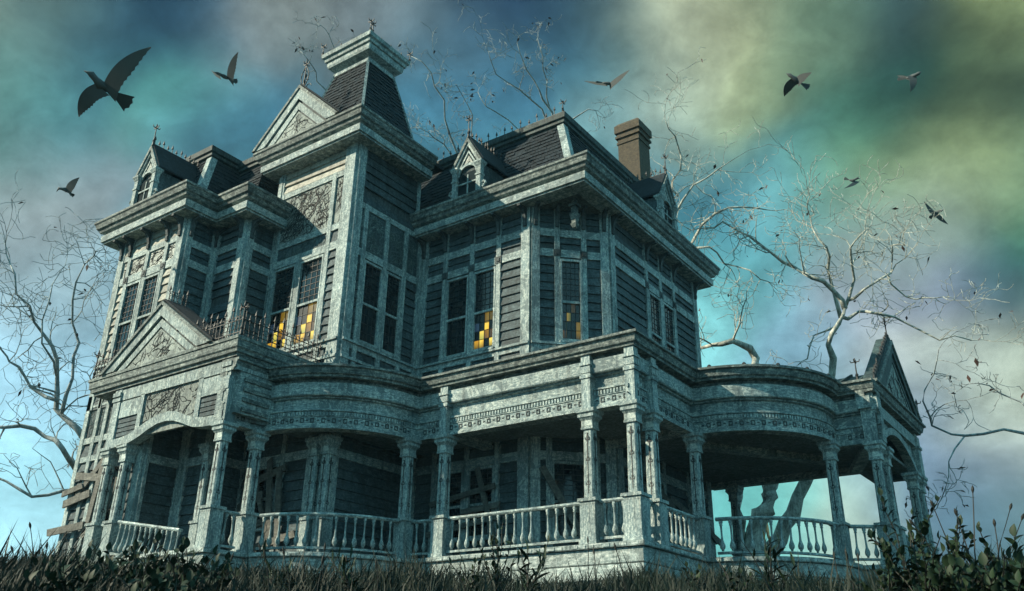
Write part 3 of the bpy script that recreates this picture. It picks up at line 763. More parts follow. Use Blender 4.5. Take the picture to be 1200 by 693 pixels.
# ---- dormers
def dormer(fr, uc, zb, zt, zp, hw, back):
    b = MB(); fr.box(b, uc-hw, uc+hw, -back, -.02, zb, zt); d = b.build('dormer', 'siding', house)
    for sg in (-1, 1):
        c = MB(); u = uc+sg*(hw-.03); q = lambda r, z0, z1, r2=None: c.hexa([fr.P(u+a*r, .05+bb*r, z0) for a, bb in ((-1, 1), (1, 1), (1, -1), (-1, -1))]+[fr.P(u+a*(r2 or r), .05+bb*(r2 or r), z1) for a, bb in ((-1, 1), (1, 1), (1, -1), (-1, -1))])
        q(.085, zb, zt-.24); q(.11, zt-.50, zt-.44); q(.09, zt-.24, zt-.16); q(.1, zt-.16, zt-.06, .15); q(.155, zt-.06, zt)
        c.build('dormer_column', 'trim', d)
        s2 = MB(); s2.tube([fr.P(uc+sg*(hw+.12+.10*math.cos(t_)*(1-t_/9)), .06, zb+.22+.14*math.sin(t_)*(1-t_/9)) for t_ in [i*.7 for i in range(10)]], .04, 6); s2.build('scroll', 'trim', d)
    w_ = MB(); fr.box(w_, uc-hw+.1, uc+hw-.1, 0, .03, zb, zt-.2); w_.build('pane', 'dusty_glass', d)
    a = MB()
    n = 8; ri = hw-.16; ro = hw-.07
    for i in range(n):
        t0, t1 = math.pi*i/n, math.pi*(i+1)/n; zc_ = zt-.32
        pts = [fr.P(uc+ri*math.cos(t0), .03, zc_+ri*math.sin(t0)), fr.P(uc+ro*math.cos(t0), .03, zc_+ro*math.sin(t0)), fr.P(uc+ro*math.cos(t1), .03, zc_+ro*math.sin(t1)), fr.P(uc+ri*math.cos(t1), .03, zc_+ri*math.sin(t1))]
        a.plate(pts, fr.n*.05)
    fr.box(a, uc-hw+.08, uc+hw-.08, .03, .07, zb+(zt-zb)*.42, zb+(zt-zb)*.42+.05); fr.box(a, uc-.02, uc+.02, .03, .06, zb, zt-.3)
    a.build('window_frame', 'trim', d)
    pediment(fr, uc-hw-.12, uc+hw+.12, zt, zp, .16, back+.4, d, t=.07, pm='trim')
    cr = cresting(fr.P(uc, .05, zp+.04), fr.P(uc, -back, zp+.04), .3, .17, d, posts=False)
    f = MB(); p = fr.P(uc, .1, zp); finial(f, p.x, p.y, p.z, .85)
    f.build('finial', 'iron', d)
    return d
dormer(Fr((0, -3.93), (1, -3.93)), -15.12, 10.97, 12.1, 13.15, .5, 1.6)
dormer(Fr((0, 1.45), (1, 1.45)), -6.24, 10.97, 12.05, 13.1, .5, 1.6)
dormer(Fr((-2.05, 0), (-2.05, 1)), 6.65, 10.97, 11.9, 12.95, .5, 1.6)

# ================================================================== PORCH
AL, RL = V((-9.5, .2)), 3.05
AR, RR = V((-.2, 6.2)), 2.9
def arc(c, r, a0, a1, n): return [(c.x+r*math.cos(math.radians(a0+(a1-a0)*i/n)), c.y+r*math.sin(math.radians(a0+(a1-a0)*i/n))) for i in range(n+1)]
a0 = -85.3; a1 = math.degrees(math.asin(-.2/RL))
arcL = arc(AL, RL, a0, a1, 22)
b0 = -math.degrees(math.acos(.2/RR)); b1 = math.degrees(math.asin(.25/RR))
arcR = arc(AR, RR, b0, b1, 22)
deck = [(-9.25, -4.0)]+arcL+[(0, 0)]+arcR+[(3.6, 6.45), (3.6, 11.9)]
ent = [(-9.25, -3.9)]+arcL+[(0, 0)]+arcR+[(3.6, 6.45)]
back = [(2.0, 11.9), (2.0, 10.15), (-2.7, 10.15)]
fl = [(-17.0, -4.0)]+deck+back+[(-2.7, 3), (-4.6, 2.2), (-16.7, 2.2), (-17.0, -1)]
MB().poly(fl, -.10, -.0).build('porch_floor', 'dark_wood', house)
MB().sweep([(-17.0, -4.0)]+deck+back, [(-.3, -.115), (.05, -.115), (.05, -.012), (-.3, -.012)]).build('floor_edge', 'skirt', house)
def walk(path, step, start=0):
    P = [V(p) for p in path]; out = []; carry = start
    for a, b in zip(P[:-1], P[1:]):
        L = (b-a).length; d = (b-a)/max(L, 1e-9); s_ = carry
        while s_ < L: out.append((a+d*s_, d)); s_ += step
        carry = s_-L
    return out
pe = MB()
for p, d in walk([(-17.0, -4.0)]+deck, .2, .05):
    n_ = V((d.y, -d.x)); a = p+n_*.045; c = d*rnd.uniform(.085, .094)
    o_ = rnd.uniform(.01, .03)
    q = [a-c, a+c, a+c+n_*o_, a-c+n_*o_]; pe.hexa([(v.x, v.y, -.10) for v in q]+[(v.x, v.y, -.03) for v in q])
pe.build('floor_plank_ends', 'skirt', house, kind='stuff')
for k in range(4):       # boarded skirt in courses
    z1 = -.13-.33*k; z0 = z1-.315; o_ = rnd.uniform(-.03, -.015)
    MB().sweep([(-16.9, -4.0)]+deck+back[:2], [(-.35, z0), (o_, z0), (o_+.012, z0+.02), (o_, z1), (-.35, z1)]).build('skirt_board', 'skirt', house)
# ceiling and roof
def offset_path(path, o):
    m_ = MB().sweep(path, [(o, 0), (o, 1)], cap=False); return [v[:2] for v in m_.v[::2]]
MB().poly([(-9.6, -3.7)]+offset_path(arcL+[(0, 0)]+arcR+[(3.6, 6.45), (3.6, 11.6)], -.42)+[(2.0, 11.6), (2.0, 10.0), (-2.7, 10.0), (-2.7, 3), (-4.6, 2.2), (-9.6, 2.2)], 3.22, 3.3).build('porch_ceiling', 'soffit', house)
MB().poly([(-9.25, -3.0)]+arcL+[(0, 0)]+arcR+[(3.6, 6.45), (3.6, 11.9)]+back+[(-2.7, 3), (-4.6, 2.2), (-9.25, 2.2)], 4.55, 4.62).build('porch_roof', 'slate', house)
MB().poly([(-14.6, -3.6), (-9.4, -3.6), (-9.4, -1.1), (-14.6, -1.1)], 3.72, 3.8).build('porch_ceiling', 'dark_wood', house)
for p, q in (((-.9, 4.6), (1.6, 8.4)), ((-2.6, 10.05), (2.1, 10.05)), ((3.3, 6.7), (2.0, 9.9)), ((-5.6, .3), (-5.6, 2.0)), ((-.3, 3.3), (-2.6, 3.6))):
    MB().beam((*p, 3.13), (*q, 3.13), .32, .18).build('ceiling_beam', 'trim_h', house)
MB().sweep([(3.0, 11.9), (2.0, 11.9), (2.0, 10.15), (-2.7, 10.15)][::-1][::-1], [(-.3, 3.05), (0, 3.05), (0, 4.6), (-.3, 4.6)]).build('back_frieze', 'siding', house)
# entablature pieces
MB().sweep(ent, [(-.55, 3.05), (-.19, 3.05), (-.19, 3.11), (-.22, 3.12), (-.22, 3.15), (-.245, 3.16), (-.245, 3.35), (-.225, 3.36), (-.225, 3.38), (-.27, 3.39), (-.27, 3.50), (-.22, 3.515), (-.22, 3.55), (-.26, 3.57), (-.32, 3.58), (-.32, 3.84), (-.25, 3.86), (-.25, 3.9), (-.55, 3.9)]).build('frieze', 'trim_h', house)
MB().sweep(ent, [(-.55, 3.905), (-.17, 3.905), (-.15, 3.93), (-.15, 4.24), (-.17, 4.25), (-.55, 4.25)]).build('fascia', 'trim_h', house)
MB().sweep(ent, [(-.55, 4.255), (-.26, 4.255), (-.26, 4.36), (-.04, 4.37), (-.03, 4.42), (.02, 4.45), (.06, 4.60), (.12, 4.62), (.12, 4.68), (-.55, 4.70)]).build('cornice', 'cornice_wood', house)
de = MB()
for p, d in walk(ent, .085, .03):
    n_ = V((d.y, -d.x)); a = p+n_*-.275; c = d*.024; q = [a-c, a+c, a+c+n_*.045, a-c+n_*.045]
    de.hexa([(v.x, v.y, 3.395) for v in q]+[(v.x, v.y, 3.49) for v in q])
de.build('dentils', 'trim', house, kind='stuff')
ri = MB()
for i, (p, d) in enumerate(walk(ent, .15, .05)):
    n_ = V((d.y, -d.x)); a = p+n_*-.247
    if i % 2 == 0:
        for s0, s1, z0, z1 in ((-.05, .05, 3.20, 3.225), (-.05, .05, 3.295, 3.32), (-.05, -.03, 3.225, 3.295), (.03, .05, 3.225, 3.295)):
            q = [a+d*s0, a+d*s1, a+d*s1+n_*.018, a+d*s0+n_*.018]; ri.hexa([(v.x, v.y, z0) for v in q]+[(v.x, v.y, z1) for v in q])
    else:
        q = [a+d*-.03, a+d*.03, a+d*.03+n_*.012, a+d*-.03+n_*.012]; ri.hexa([(v.x, v.y, 3.245) for v in q]+[(v.x, v.y, 3.275) for v in q])
ri.build('ornament_chain', 'dark_wood', house, kind='stuff')

# portico (left) upper works
fp = Fr((0, -3.93), (1, -3.93))
cp = [(-15.72, -1.2), (-15.72, -3.93), (-9.2, -3.93), (-9.2, -1.2)]
MB().sweep(cp, [(-.4, 4.73), (-.02, 4.73), (-.02, 4.80), (.05, 4.82), (.06, 4.9), (.1, 4.94), (.11, 5.12), (.14, 5.14), (.14, 5.22), (-.4, 5.24)]).build('cornice', 'cornice_wood', house)
MB().poly([(-15.7, -3.9), (-9.22, -3.9), (-9.22, -1.2), (-15.7, -1.2)], 5.0, 5.2).build('portico_roof', 'slate', house)
m = MB(); m.box(-14.6, -9.25, -3.86, -3.6, 4.38, 4.70); m.box(-9.5, -9.22, -3.84, -1.2, 4.38, 4.70); m.build('fascia', 'trim', house)
m = MB(); m.box(-9.42, -9.25, -3.7, -1.2, 3.3, 4.4); m.build('wall', 'trim_h', house)
for k in range(4): MB().box(-9.30, -9.20, -3.55, -2.7, 3.36+k*.26, 3.46+k*.26).build('trim_band', 'cornice_wood', house)
for xc in (-14.42, -9.55):       # piers above the columns
    m = MB(); yc = -3.72
    m.box(xc-.16, xc+.16, yc-.16, yc+.16, 3.05, 4.72); m.box(xc-.19, xc+.19, yc-.19, yc+.19, 4.36, 4.46); m.box(xc-.18, xc+.18, yc-.21, yc+.18, 4.5, 4.62); m.build('pier', 'trim', house)
m = MB()
AT = [(-14.3, 3.24), (-13.9, 3.25), (-13.5, 3.29), (-13.14, 3.4), (-12.7, 3.55), (-12.24, 3.66), (-11.85, 3.68), (-11.45, 3.62), (-11.05, 3.46), (-10.64, 3.33), (-10.2, 3.27), (-9.6, 3.25)]
AB = [(-14.3, 3.0), (-13.85, 3.01), (-13.35, 3.06), (-12.98, 3.16), (-12.61, 3.30), (-12.24, 3.40), (-11.86, 3.42), (-11.53, 3.38), (-11.23, 3.29), (-10.65, 3.08), (-10.2, 3.02), (-9.6, 3.0)]
for i in range(11):
    (x0, z0), (x1, z1) = AT[i], AT[i+1]; (u0, y0), (u1, y1) = AB[i], AB[i+1]
    m.hexa([(u0, -3.9, y0), (u1, -3.9, y1), (u1, -3.6, y1), (u0, -3.6, y0), (x0, -3.9, z0), (x1, -3.9, z1), (x1, -3.6, z1), (x0, -3.6, z0)])
m.build('arched_beam', 'trim', house)
m = MB(); m.box(-13.15, -10.65, -3.80, -3.72, 3.2, 4.4); q = m.build('carved_panel', 'carved_panel', house); scroll(Fr((0, -3.80), (1, -3.80)), -13.12, -10.7, 3.4, 4.38, .0, q, '', dens=40)
for q in ((-14.3, -13.25), (-10.55, -9.7)): MB().box(*q, -3.80, -3.72, 3.15, 4.4).build('spandrel', 'siding', house)
for q in ((-13.3, -13.12), (-10.72, -10.54)): MB().box(*q, -3.86, -3.7, 3.32, 4.4).build('trim_post', 'trim', house)
for q in ((-14.26, -13.3), (-10.54, -9.71)): MB().box(*q, -3.85, -3.78, 3.86, 4.34).build('raised_panel', 'trim', house)
for k in range(4):
    for (xa, xb) in ((-14.26, -13.3), (-10.54, -9.71)): MB().box(xa, xb, -3.83, -3.79, 3.32+k*.13, 3.42+k*.13).build('louvre_slat', 'siding', house)
# right pavilion arch and upper works (faces +X)
fr_ = Fr((3.6, 6.45), (3.6, 11.9))
MB().sweep([(3.6, 6.45), (3.6, 11.9), (2.0, 11.9)], [(-.5, 4.255), (-.26, 4.255), (-.26, 4.36), (-.04, 4.37), (-.03, 4.42), (.02, 4.45), (.06, 4.60), (.12, 4.62), (.12, 4.68), (-.5, 4.70)]).build('cornice', 'cornice_wood', house)
m = MB(); fr_.box(m, .0, fr_.L, -.5, -.15, 3.93, 4.25); m.build('fascia', 'trim', house)
m = MB(); n = 14; ua, ub = .75, 4.75
for i in range(n):
    t0, t1 = i/n, (i+1)/n
    for tt in (0,):
        za, zb_ = 3.02+.72*math.sin(math.pi*t0)**.8, 3.02+.72*math.sin(math.pi*t1)**.8; u_, v_ = ua+(ub-ua)*t0, ua+(ub-ua)*t1
        pts = [fr_.P(u_, -.42, za), fr_.P(v_, -.42, zb_), fr_.P(v_, -.18, zb_), fr_.P(u_, -.18, za)]; up_ = [V(p)+V((0, 0, .2)) for p in pts]; m.hexa(pts+up_)
        pts2 = [fr_.P(u_, -.36, za+.2), fr_.P(v_, -.36, zb_+.2), fr_.P(v_, -.26, zb_+.2), fr_.P(u_, -.26, za+.2)]
        m.hexa(pts2+[V((p.x, p.y, 3.95)) for p in pts2])
m.build('arched_beam', 'trim', house)
for u in (.3, 5.15):
    m = MB(); fr_.box(m, u-.18, u+.18, -.45, -.1, 3.05, 4.26); fr_.box(m, u-.21, u+.21, -.45, -.06, 3.88, 3.96); m.build('pier', 'trim', house)
pv = pediment(Fr((3.58, 0), (3.58, 1)), 6.75, 11.6, 4.70, 6.62, .14, .30, house, panel='carved_panel', t=.22, pm='copper_roof', roofm='copper_roof')
pd = V((0, 11.6-9.175, 6.62-4.7)) 
m = MB()
for sg in (-1, 1):
    for i in range(15):
        t_ = i/14; p = V((3.6, 9.175+sg*2.425*(1-t_), 4.72+1.92*t_)); s_ = .34 if i < 14 else .8
        m.beam(p, p+V((0, 0, s_*rnd.uniform(.8, 1.1))), .03, .03, up=(1, 0, 0)); m.beam(p+V((0, -.08, s_*.6)), p+V((0, .08, s_*.6)), .03, .03)
        m.add([p+V((-.03, -.12, .0)), p+V((.03, -.12, .0)), p+V((.03, .12, 0)), p+V((-.03, .12, 0)), p+V((0, 0, .26))], [(0, 1, 4), (1, 2, 4), (2, 3, 4), (3, 0, 4), (3, 2, 1, 0)])
m.build('roof_cresting', 'iron', pv)
f = MB(); finial(f, 3.6, 9.175, 6.62, .75); finial(f, 3.62, 11.75, 4.7, .8); finial(f, 3.1, 7.0, 4.9, .62); f.build('finial', 'iron', pv)
m = MB(); m.hexa([(.2, 6.5, 4.66), (3.45, 6.5, 4.66), (3.45, 11.8, 4.66), (.2, 11.8, 4.66), (.9, 8.3, 5.42), (3.3, 8.3, 5.42), (3.3, 10.0, 5.42), (.9, 10.0, 5.42)]); m.build('pavilion_roof', 'copper_roof', house)
for k in range(5):
    m = MB(); xs_ = 3.25-k*.55; m.beam((xs_, 6.5, 4.70), (xs_-.05, 8.3, 5.46), .06, .07); m.build('roof_seam', 'copper_roof', pv)
m = MB()
for p, d in walk(arcR, .85, .4):
    n_ = V((d.y, -d.x)); a = p+n_*.06; m.lathe((a.x, a.y, 4.66), [(.05, 0), (.06, .05), (.02, .09)], 6)
m.build('roof_lugs', 'iron', house)

# ---- columns
def col_meshes():
    sh = MB(); sh.frustum(0, 0, .132, .118, .98, 2.62, .25); ms = sh.mesh('porch_column', 'trim')
    pd_ = MB(); pd_.box(-.195, .195, -.195, .195, -.01, .93); pd_.box(-.22, .22, -.22, .22, -.01, .09); pd_.box(-.20, .20, -.20, .20, .86, .90); pd_.box(-.235, .235, -.235, .235, .93, 1.0); mp = pd_.mesh('pedestal', 'trim')
    c_ = MB(); c_.box(-.155, .155, -.155, .155, 2.58, 2.63); c_.box(-.145, .145, -.145, .145, 2.63, 2.79); c_.frustum(0, 0, .15, .20, 2.79, 2.86); c_.box(-.21, .21, -.21, .21, 2.86, 2.93); c_.frustum(0, 0, .19, .235, 2.93, 2.97); c_.box(-.24, .24, -.24, .24, 2.97, 3.05)
    mc = c_.mesh('capital', 'trim')
    i_ = MB()
    for ax in range(4):
        c, s = (1, 0, -1, 0)[ax], (0, 1, 0, -1)[ax]
        def bb(u0, u1, z0, z1):
            d0, d1 = .112, .134
            pts = [(u, d) for u, d in ((u0, d0), (u1, d0), (u1, d1), (u0, d1))]
            P = [(c*d-s*u, s*d+c*u, z) for z in (z0, z1) for u, d in pts]; i_.hexa(P)
        bb(-.010, .010, 1.12, 2.50)
        for z in (1.3, 1.85, 2.33):
            bb(-.045, -.010, z, z+.018); bb(.010, .045, z, z+.018); bb(-.055, -.038, z, z+.06); bb(.038, .055, z, z+.06)
            bb(-.025, -.01, z+.06, z+.1); bb(.01, .025, z+.06, z+.1)
    mi = i_.mesh('inlay', 'iron')
    return ms, mp, mc, mi
CM = col_meshes()
def column(x, y, rot=0, big=1.0, pilaster=True, ped=True, pn=None):
    T = Matrix.Translation((x, y, 0))@Matrix.Rotation(rot, 4, 'Z')
    s = inst('porch_column', CM[0], house, T)
    if ped: inst('pedestal', CM[1], s, Matrix.Identity(4) if big == 1 else Matrix.Diagonal((big, big, 1, 1)))
    inst('capital', CM[2], s, Matrix.Identity(4)); inst('inlay', CM[3], s, Matrix.Identity(4))
    if pilaster:
        p = MB(); p.box(-.12, .12, -.12, .12, 3.05, 4.36); p.box(-.145, .145, -.145, .145, 3.80, 3.88); p.box(-.135, .135, -.135, .135, 3.93, 4.07); p.box(-.15, .15, -.15, .15, 4.12, 4.2)
        o = p.build('pier_block', 'trim', s); o.matrix_local = Matrix.Translation((0, -.04, 0)) if pn is None else Matrix.Translation(pn)
cols = [(-9.57, -3.70, 0, 1, False), (-9.55, -2.68, 0, .9, False), (-14.5, -3.68, 0, 1, False), (-13.72, -3.66, 0, .95, False),
        (-6.76, .02, 0, .9, False), (-5.68, .24, 0, 1, True), (-1.36, .24, 0, 1, True), (-.24, .24, 0, 1.08, True), (-.24, 1.12, 0, 1, True), (-.24, 3.5, 0, .95, False),
        (2.35, 6.12, 0, .9, False), (3.34, 6.71, 0, 1.08, True), (3.34, 7.5, 0, 1, False), (3.28, 10.95, 0, .95, False), (3.3, 11.62, 0, .95, True), (-1.85, 10.0, 0, .8, False)]
for c in cols:
    column(c[0], c[1], c[2], c[3], c[4], True, (0.04, 0, 0) if c[1] > .9 else ((.0, -.04, 0) if c[0] < -1 else (.04, -.04, 0)))
for x, y in ((-8.32, -1.32), (-8.75, -1.34), (-11.7, -2.5)):
    column(x, y, 0, .8, False)

# ---- railings with turned balusters
bl = MB(); bl.lathe((0, 0, 0), [(.028, .17), (.03, .2), (.06, .24), (.066, .30), (.045, .37), (.028, .42), (.022, .6), (.026, .76), (.045, .78), (.03, .80), (.048, .84), (.045, .88), (.03, .90)], 8)
BLM = bl.mesh('baluster', 'trim', True)
def railing(path, end=(.3, .3), missing=(), lab=None, sag=0):
    zs = (.14, .90)
    m = MB(); m.sweep(path, [(-.05, .10), (.05, .10), (.05, .155), (-.05, .155), (-.05, .10)], cap=True)
    m.sweep(path, [(-.045, .885), (.045, .885), (.07, .92), (.05, .965), (-.05, .965), (-.07, .92), (-.045, .885)], cap=True)
    r = m.build('porch_railing', 'trim_h', house, label=lab)
    pts = walk(path, .235, .12)
    for i, (p, d) in enumerate(pts):
        if i in missing: continue
        o = inst('baluster', BLM, r, Matrix.Translation((p.x, p.y, .53))@Matrix.Rotation(rnd.gauss(0, .02), 4, 'X')@Matrix.Rotation(rnd.gauss(0, .02), 4, 'Y')@Matrix.Rotation(rnd.uniform(0, 3), 4, 'Z')@Matrix.Diagonal((rnd.uniform(.9, 1.08),)*2+(1, 1))@Matrix.Translation((0, 0, -.53)))
    return r
def clip_arc(c, r, a, b, n=16): return arc(c, r, a, b, n)
railing([(-9.55, -3.42), (-9.55, -2.95)])
railing(clip_arc(AL, RL-.32, -84, -8), missing=(7,))
railing([(-6.55, .15), (-5.9, .24)])
railing([(-5.46, .24), (-1.58, .24)], missing=(11,))
railing([(-1.14, .24), (-.47, .24)])
railing([(-.24, .46), (-.24, .9)])
railing([(-.24, 1.34), (-.24, 3.3)])
railing(clip_arc(AR, RR-.32, -83, -8), missing=(12,))
railing([(2.55, 6.25), (3.12, 6.64)])
railing([(3.34, 7.74), (3.34, 10.7)])
railing([(-14.22, -3.68), (-13.98, -3.68)])
rr_ = railing([(0, 0), (2.75, 0)], lab='porch rail sagging between the steps and the portico column')
rr_.matrix_local = Matrix.Translation((-13.4, -3.80, .02))@Matrix.Rotation(math.radians(9), 4, 'Y')
# broken boards of the front steps
for i in range(4):
    m = MB(); m.box(-13.1, -10.1, -4.35-i*.28, -4.05-i*.28, -.3-i*.19, -.24-i*.19); o = m.build('step', 'skirt', house)
for a in ((-13.0, -4.5, -.1, -12.2, -4.9, .05), (-12.5, -4.3, .0, -10.4, -4.55, -.22), (-11.9, -4.7, -.3, -11.2, -4.4, .22)):
    m = MB(); m.beam(a[:3], a[3:], .16, .03); m.build('plank', 'skirt', house)

# ================================================================== GROUND
def ghash(x, y): return noise.noise(V((x*.35, y*.35, 0)))*.12+noise.noise(V((x*1.3, y*1.3, 3)))*.04
def ground_z(x, y):
    d = math.hypot(x-CAM.x, y-CAM.y)
    if d < 18: z = -1.27-2.95*((18-d)/18)**1.25
    else: z = -1.27
    c = math.hypot(x+6, y-3)
    if c > 24: z -= min(7, (c-24)*.12)*min(1, max(0, (d-16)/8))
    return z+ghash(x, y)
m = MB(); NR, NA = 60, 96; rads = [0]+[1.2*1.09**i for i in range(NR)]
m.v.append((CAM.x, CAM.y, ground_z(CAM.x, CAM.y)))
for r in rads[1:]:
    for k in range(NA):
        a = 2*math.pi*k/NA; x, y = CAM.x+r*math.cos(a), CAM.y+r*math.sin(a); m.v.append((x, y, ground_z(x, y)))
for k in range(NA): m.f.append((0, 1+k, 1+(k+1) % NA))
for j in range(NR-1):
    for k in range(NA): m.f.append((1+j*NA+k, 1+(j+1)*NA+k, 1+(j+1)*NA+(k+1) % NA, 1+j*NA+(k+1) % NA))
m.build('ground', 'soil', None, True, 'structure')

def gdir(px): v = ray(px, 690); return V((v.x, v.y)).normalized()
def gpos(px, d):
    g = gdir(px); x, y = CAM.x+g.x*d, CAM.y+g.y*d; return V((x, y, ground_z(x, y)))
def ztop(px, py, d):
    v = ray(px, py); return CAM.z+v.z/math.hypot(v.x, v.y)*d

# ---- grass
def make_grass():
    n = 52000; R = np.random.RandomState(5)
    az = R.uniform(-.15, 1.35, n)*1.0-.0; az = math.radians(35.72)-.66+R.uniform(0, 1.36, n)
    d = np.sqrt(R.uniform(8.5**2, 19.5**2, n))
    gx = CAM.x-np.sin(az)*d; gy = CAM.y+np.cos(az)*d
    keep = ~((gx > -17.2) & (gx < .1) & (gy > -4.0) & ((gy > .1) | (gx < -9)) ) & ~((gx < 3.7) & (gx > -1) & (gy > 3)) & ~((gx < .1) & (gy > -.0)) 
    gx, gy, d, az = gx[keep], gy[keep], d[keep], az[keep]; n = len(gx)
    vs = np.zeros((n, 5, 3)); 
    cl = np.array([noise.noise(V((a*.8, b*.8, 9))) for a, b in zip(gx, gy)])
    h = (R.uniform(.18, .50, n)+.62*np.clip(cl, -.35, 1))*np.where(R.rand(n) < .05, 1.7, 1); h = np.clip(h, .1, 1.05)
    z = np.array([ground_z(a, b) for a, b in zip(gx, gy)])-.03
    th = R.uniform(0, 2*np.pi, n); wd = R.uniform(.008, .018, n); ln = R.uniform(.05, .5, n)*h; la = R.uniform(0, 2*np.pi, n)*.6+.3
    wx, wy = np.cos(th)*wd, np.sin(th)*wd
    for k, (t, s) in enumerate(((0, -1), (0, 1), (.55, .75), (.55, -.75), (1, 0))):
        vs[:, k, 0] = gx+wx*s+np.cos(la)*ln*t*t; vs[:, k, 1] = gy+wy*s+np.sin(la)*ln*t*t; vs[:, k, 2] = z+h*t*(1-.15*t)
    me = bpy.data.meshes.new('grass'); me.vertices.add(n*5); me.vertices.foreach_set('co', vs.reshape(-1))
    i0 = np.arange(n)*5
    loops = np.stack([i0, i0+1, i0+2, i0+3, i0+3, i0+2, i0+4], 1).reshape(-1)
    me.loops.add(n*7); me.loops.foreach_set('vertex_index', loops)
    me.polygons.add(n*2); st = np.stack([np.arange(n)*7, np.arange(n)*7+4], 1).reshape(-1)
    me.polygons.foreach_set('loop_start', st); me.update(calc_edges=True); me.validate(); me.materials.append(MATS['grass_blade'])
    o = bpy.data.objects.new('grass', me); COL.objects.link(o); o['kind'] = 'stuff'; tag(o, 'tall dark uncut grass covering the slope before the porch', 'grass')
make_grass()

# ---- leafy weeds
def leaf_mesh(name, L, W, mat, tip=.5):
    m = MB(); n = 5; vs = []
    for i in range(n+1):
        t = i/n; w_ = W*math.sin(math.pi*min(1, t*.93+.05)**tip)*.5; z = .10*L*math.sin(t*2.4)
        vs += [(-w_, t*L, z+w_*.35), (0, t*L, z), (w_, t*L, z+w_*.35)]
    fs = []
    for i in range(n):
        a = i*3; fs += [(a, a+1, a+4, a+3), (a+1, a+2, a+5, a+4)]
    m.add(vs, fs); return m.mesh(name, mat, True)
LEAVES = {'oval': leaf_mesh('leaf', .11, .07, 'leaf', .75), 'light': leaf_mesh('leaf', .095, .058, 'leaf_light', .7), 'narrow': leaf_mesh('leaf', .24, .045, 'leaf', .9), 'small': leaf_mesh('leaf', .08, .05, 'leaf_light', .8)}
def weed(px, d, py, label, kind='oval', stems=5, per=9, spread=.4, lean=0, group=None, sc=1):
    b = gpos(px, d); H = max(.35, ztop(px, py, d)-b.z)
    t = thing('leafy_weed', label, 'plant', b, group)
    for s in range(stems):
        h = H*(1 if s == 0 else rnd.uniform(.55, .95)); a = rnd.uniform(0, 6.28); sp = spread*rnd.uniform(.2, 1)
        pts = []; 
        for i in range(7):
            q = i/6; pts.append(V((math.cos(a)*sp*q*q+lean*RT.x*q*h+rnd.uniform(-.02, .02), math.sin(a)*sp*q*q+lean*RT.y*q*h+rnd.uniform(-.02, .02), h*q-.05)))
        m = MB(); m.tube(pts, [.014*(1-.7*i/6)*sc for i in range(7)], 5); st = m.build('stem', 'dry_stalk', t)
        for k in range(per):
            q = .12+.88*(k+rnd.random()*.5)/per; i = min(5, int(q*6)); p = pts[i].lerp(pts[i+1], q*6-i)
            az = rnd.uniform(0, 6.28); el = rnd.uniform(.1, 1.1) if k < per-1 else 1.3
            M = Matrix.Translation(p)@Matrix.Rotation(az, 4, 'Z')@Matrix.Rotation(el, 4, 'X')@Matrix.Rotation(rnd.uniform(-.6, .6), 4, 'Y')@Matrix.Scale(rnd.uniform(.65, 1.2)*sc, 4)
            inst('leaf', LEAVES[kind], st, M)
    return t
LW = [(12, 15.5, 668, 'dark leafy weed at the bottom left corner of the slope'), (62, 14.5, 655, 'broad-leaved weed just left of the mansion wall base'),
 (100, 13.5, 650, 'bushy dark weed under the boarded corner window'), (132, 14.5, 636, 'leafy weed in front of the portico left pedestal'), (160, 13, 646, 'dense broad-leaved weed below the sagging rail'),
 (190, 14, 640, 'leafy weed growing over the broken front steps'), (218, 13.2, 641, 'round-leaved weed left of the portico right column'), (246, 14, 652, 'low leafy weed at the portico right column foot'),
 (80, 12, 672, 'low weed lowest at left, nearest the viewer'), (175, 12, 668, 'low weed in the near grass below the steps')]
for px, d, py, lab in LW: weed(px, d-2.2, py-12, lab, 'oval', 12, 13, .55, sc=.95)
weed(322, 13, 622+22, 'narrow-leaved weed under the curved porch rail', 'narrow', 5, 8, .4)
weed(420, 12.5, 640, 'spiky-leaved weed before the curved skirt', 'narrow', 6, 7, .35, lean=-.3)
weed(583, 12.5, 596, 'tall bushy weed rising over the straight porch rail', 'light', 8, 11, .42)
weed(612, 13, 622, 'leaning weed right of the tallest middle weed', 'narrow', 7, 9, .5, lean=.3)
weed(555, 12.5, 645, 'short weed left of the tallest middle weed', 'small', 6, 9, .4)
weed(808, 13, 655, 'small leafy weed right of the lit porch corner', 'small', 5, 9, .3)
weed(862, 12.5, 650, 'small weed below the curved right porch', 'small', 5, 8, .3)
weed(905, 12, 612, 'thin upright weed before the curved right rail', 'narrow', 8, 7, .6)
RWd = [(1062, 10.5, 566, 'tall broad-leaved weed covering the far pavilion column'), (1076, 10, 600, 'weed with round leaves right of the tallest one'), (1112, 10.5, 588, 'upright broad-leaved weed standing alone against sky'),
 (1098, 9.6, 640, 'dense leafy weed at the foot of the right clump'), (1140, 10, 622, 'leafy weed in the middle of the right clump'), (1168, 10, 606, 'weed near the right frame edge leaning outward'),
 (1190, 9.6, 612, 'rightmost leafy weed of the clump'), (1040, 10.5, 632, 'leafy weed at the left side of the right clump'), (1125, 9.2, 655, 'low leafy weed nearest the viewer at right'), (1170, 9.2, 650, 'low dark weed at the bottom right corner')]
for i, (px, d, py, lab) in enumerate(RWd): weed(px, d, py, lab, 'light' if i % 3 else 'oval', 9, 20, .46, lean=.12, sc=1.0)
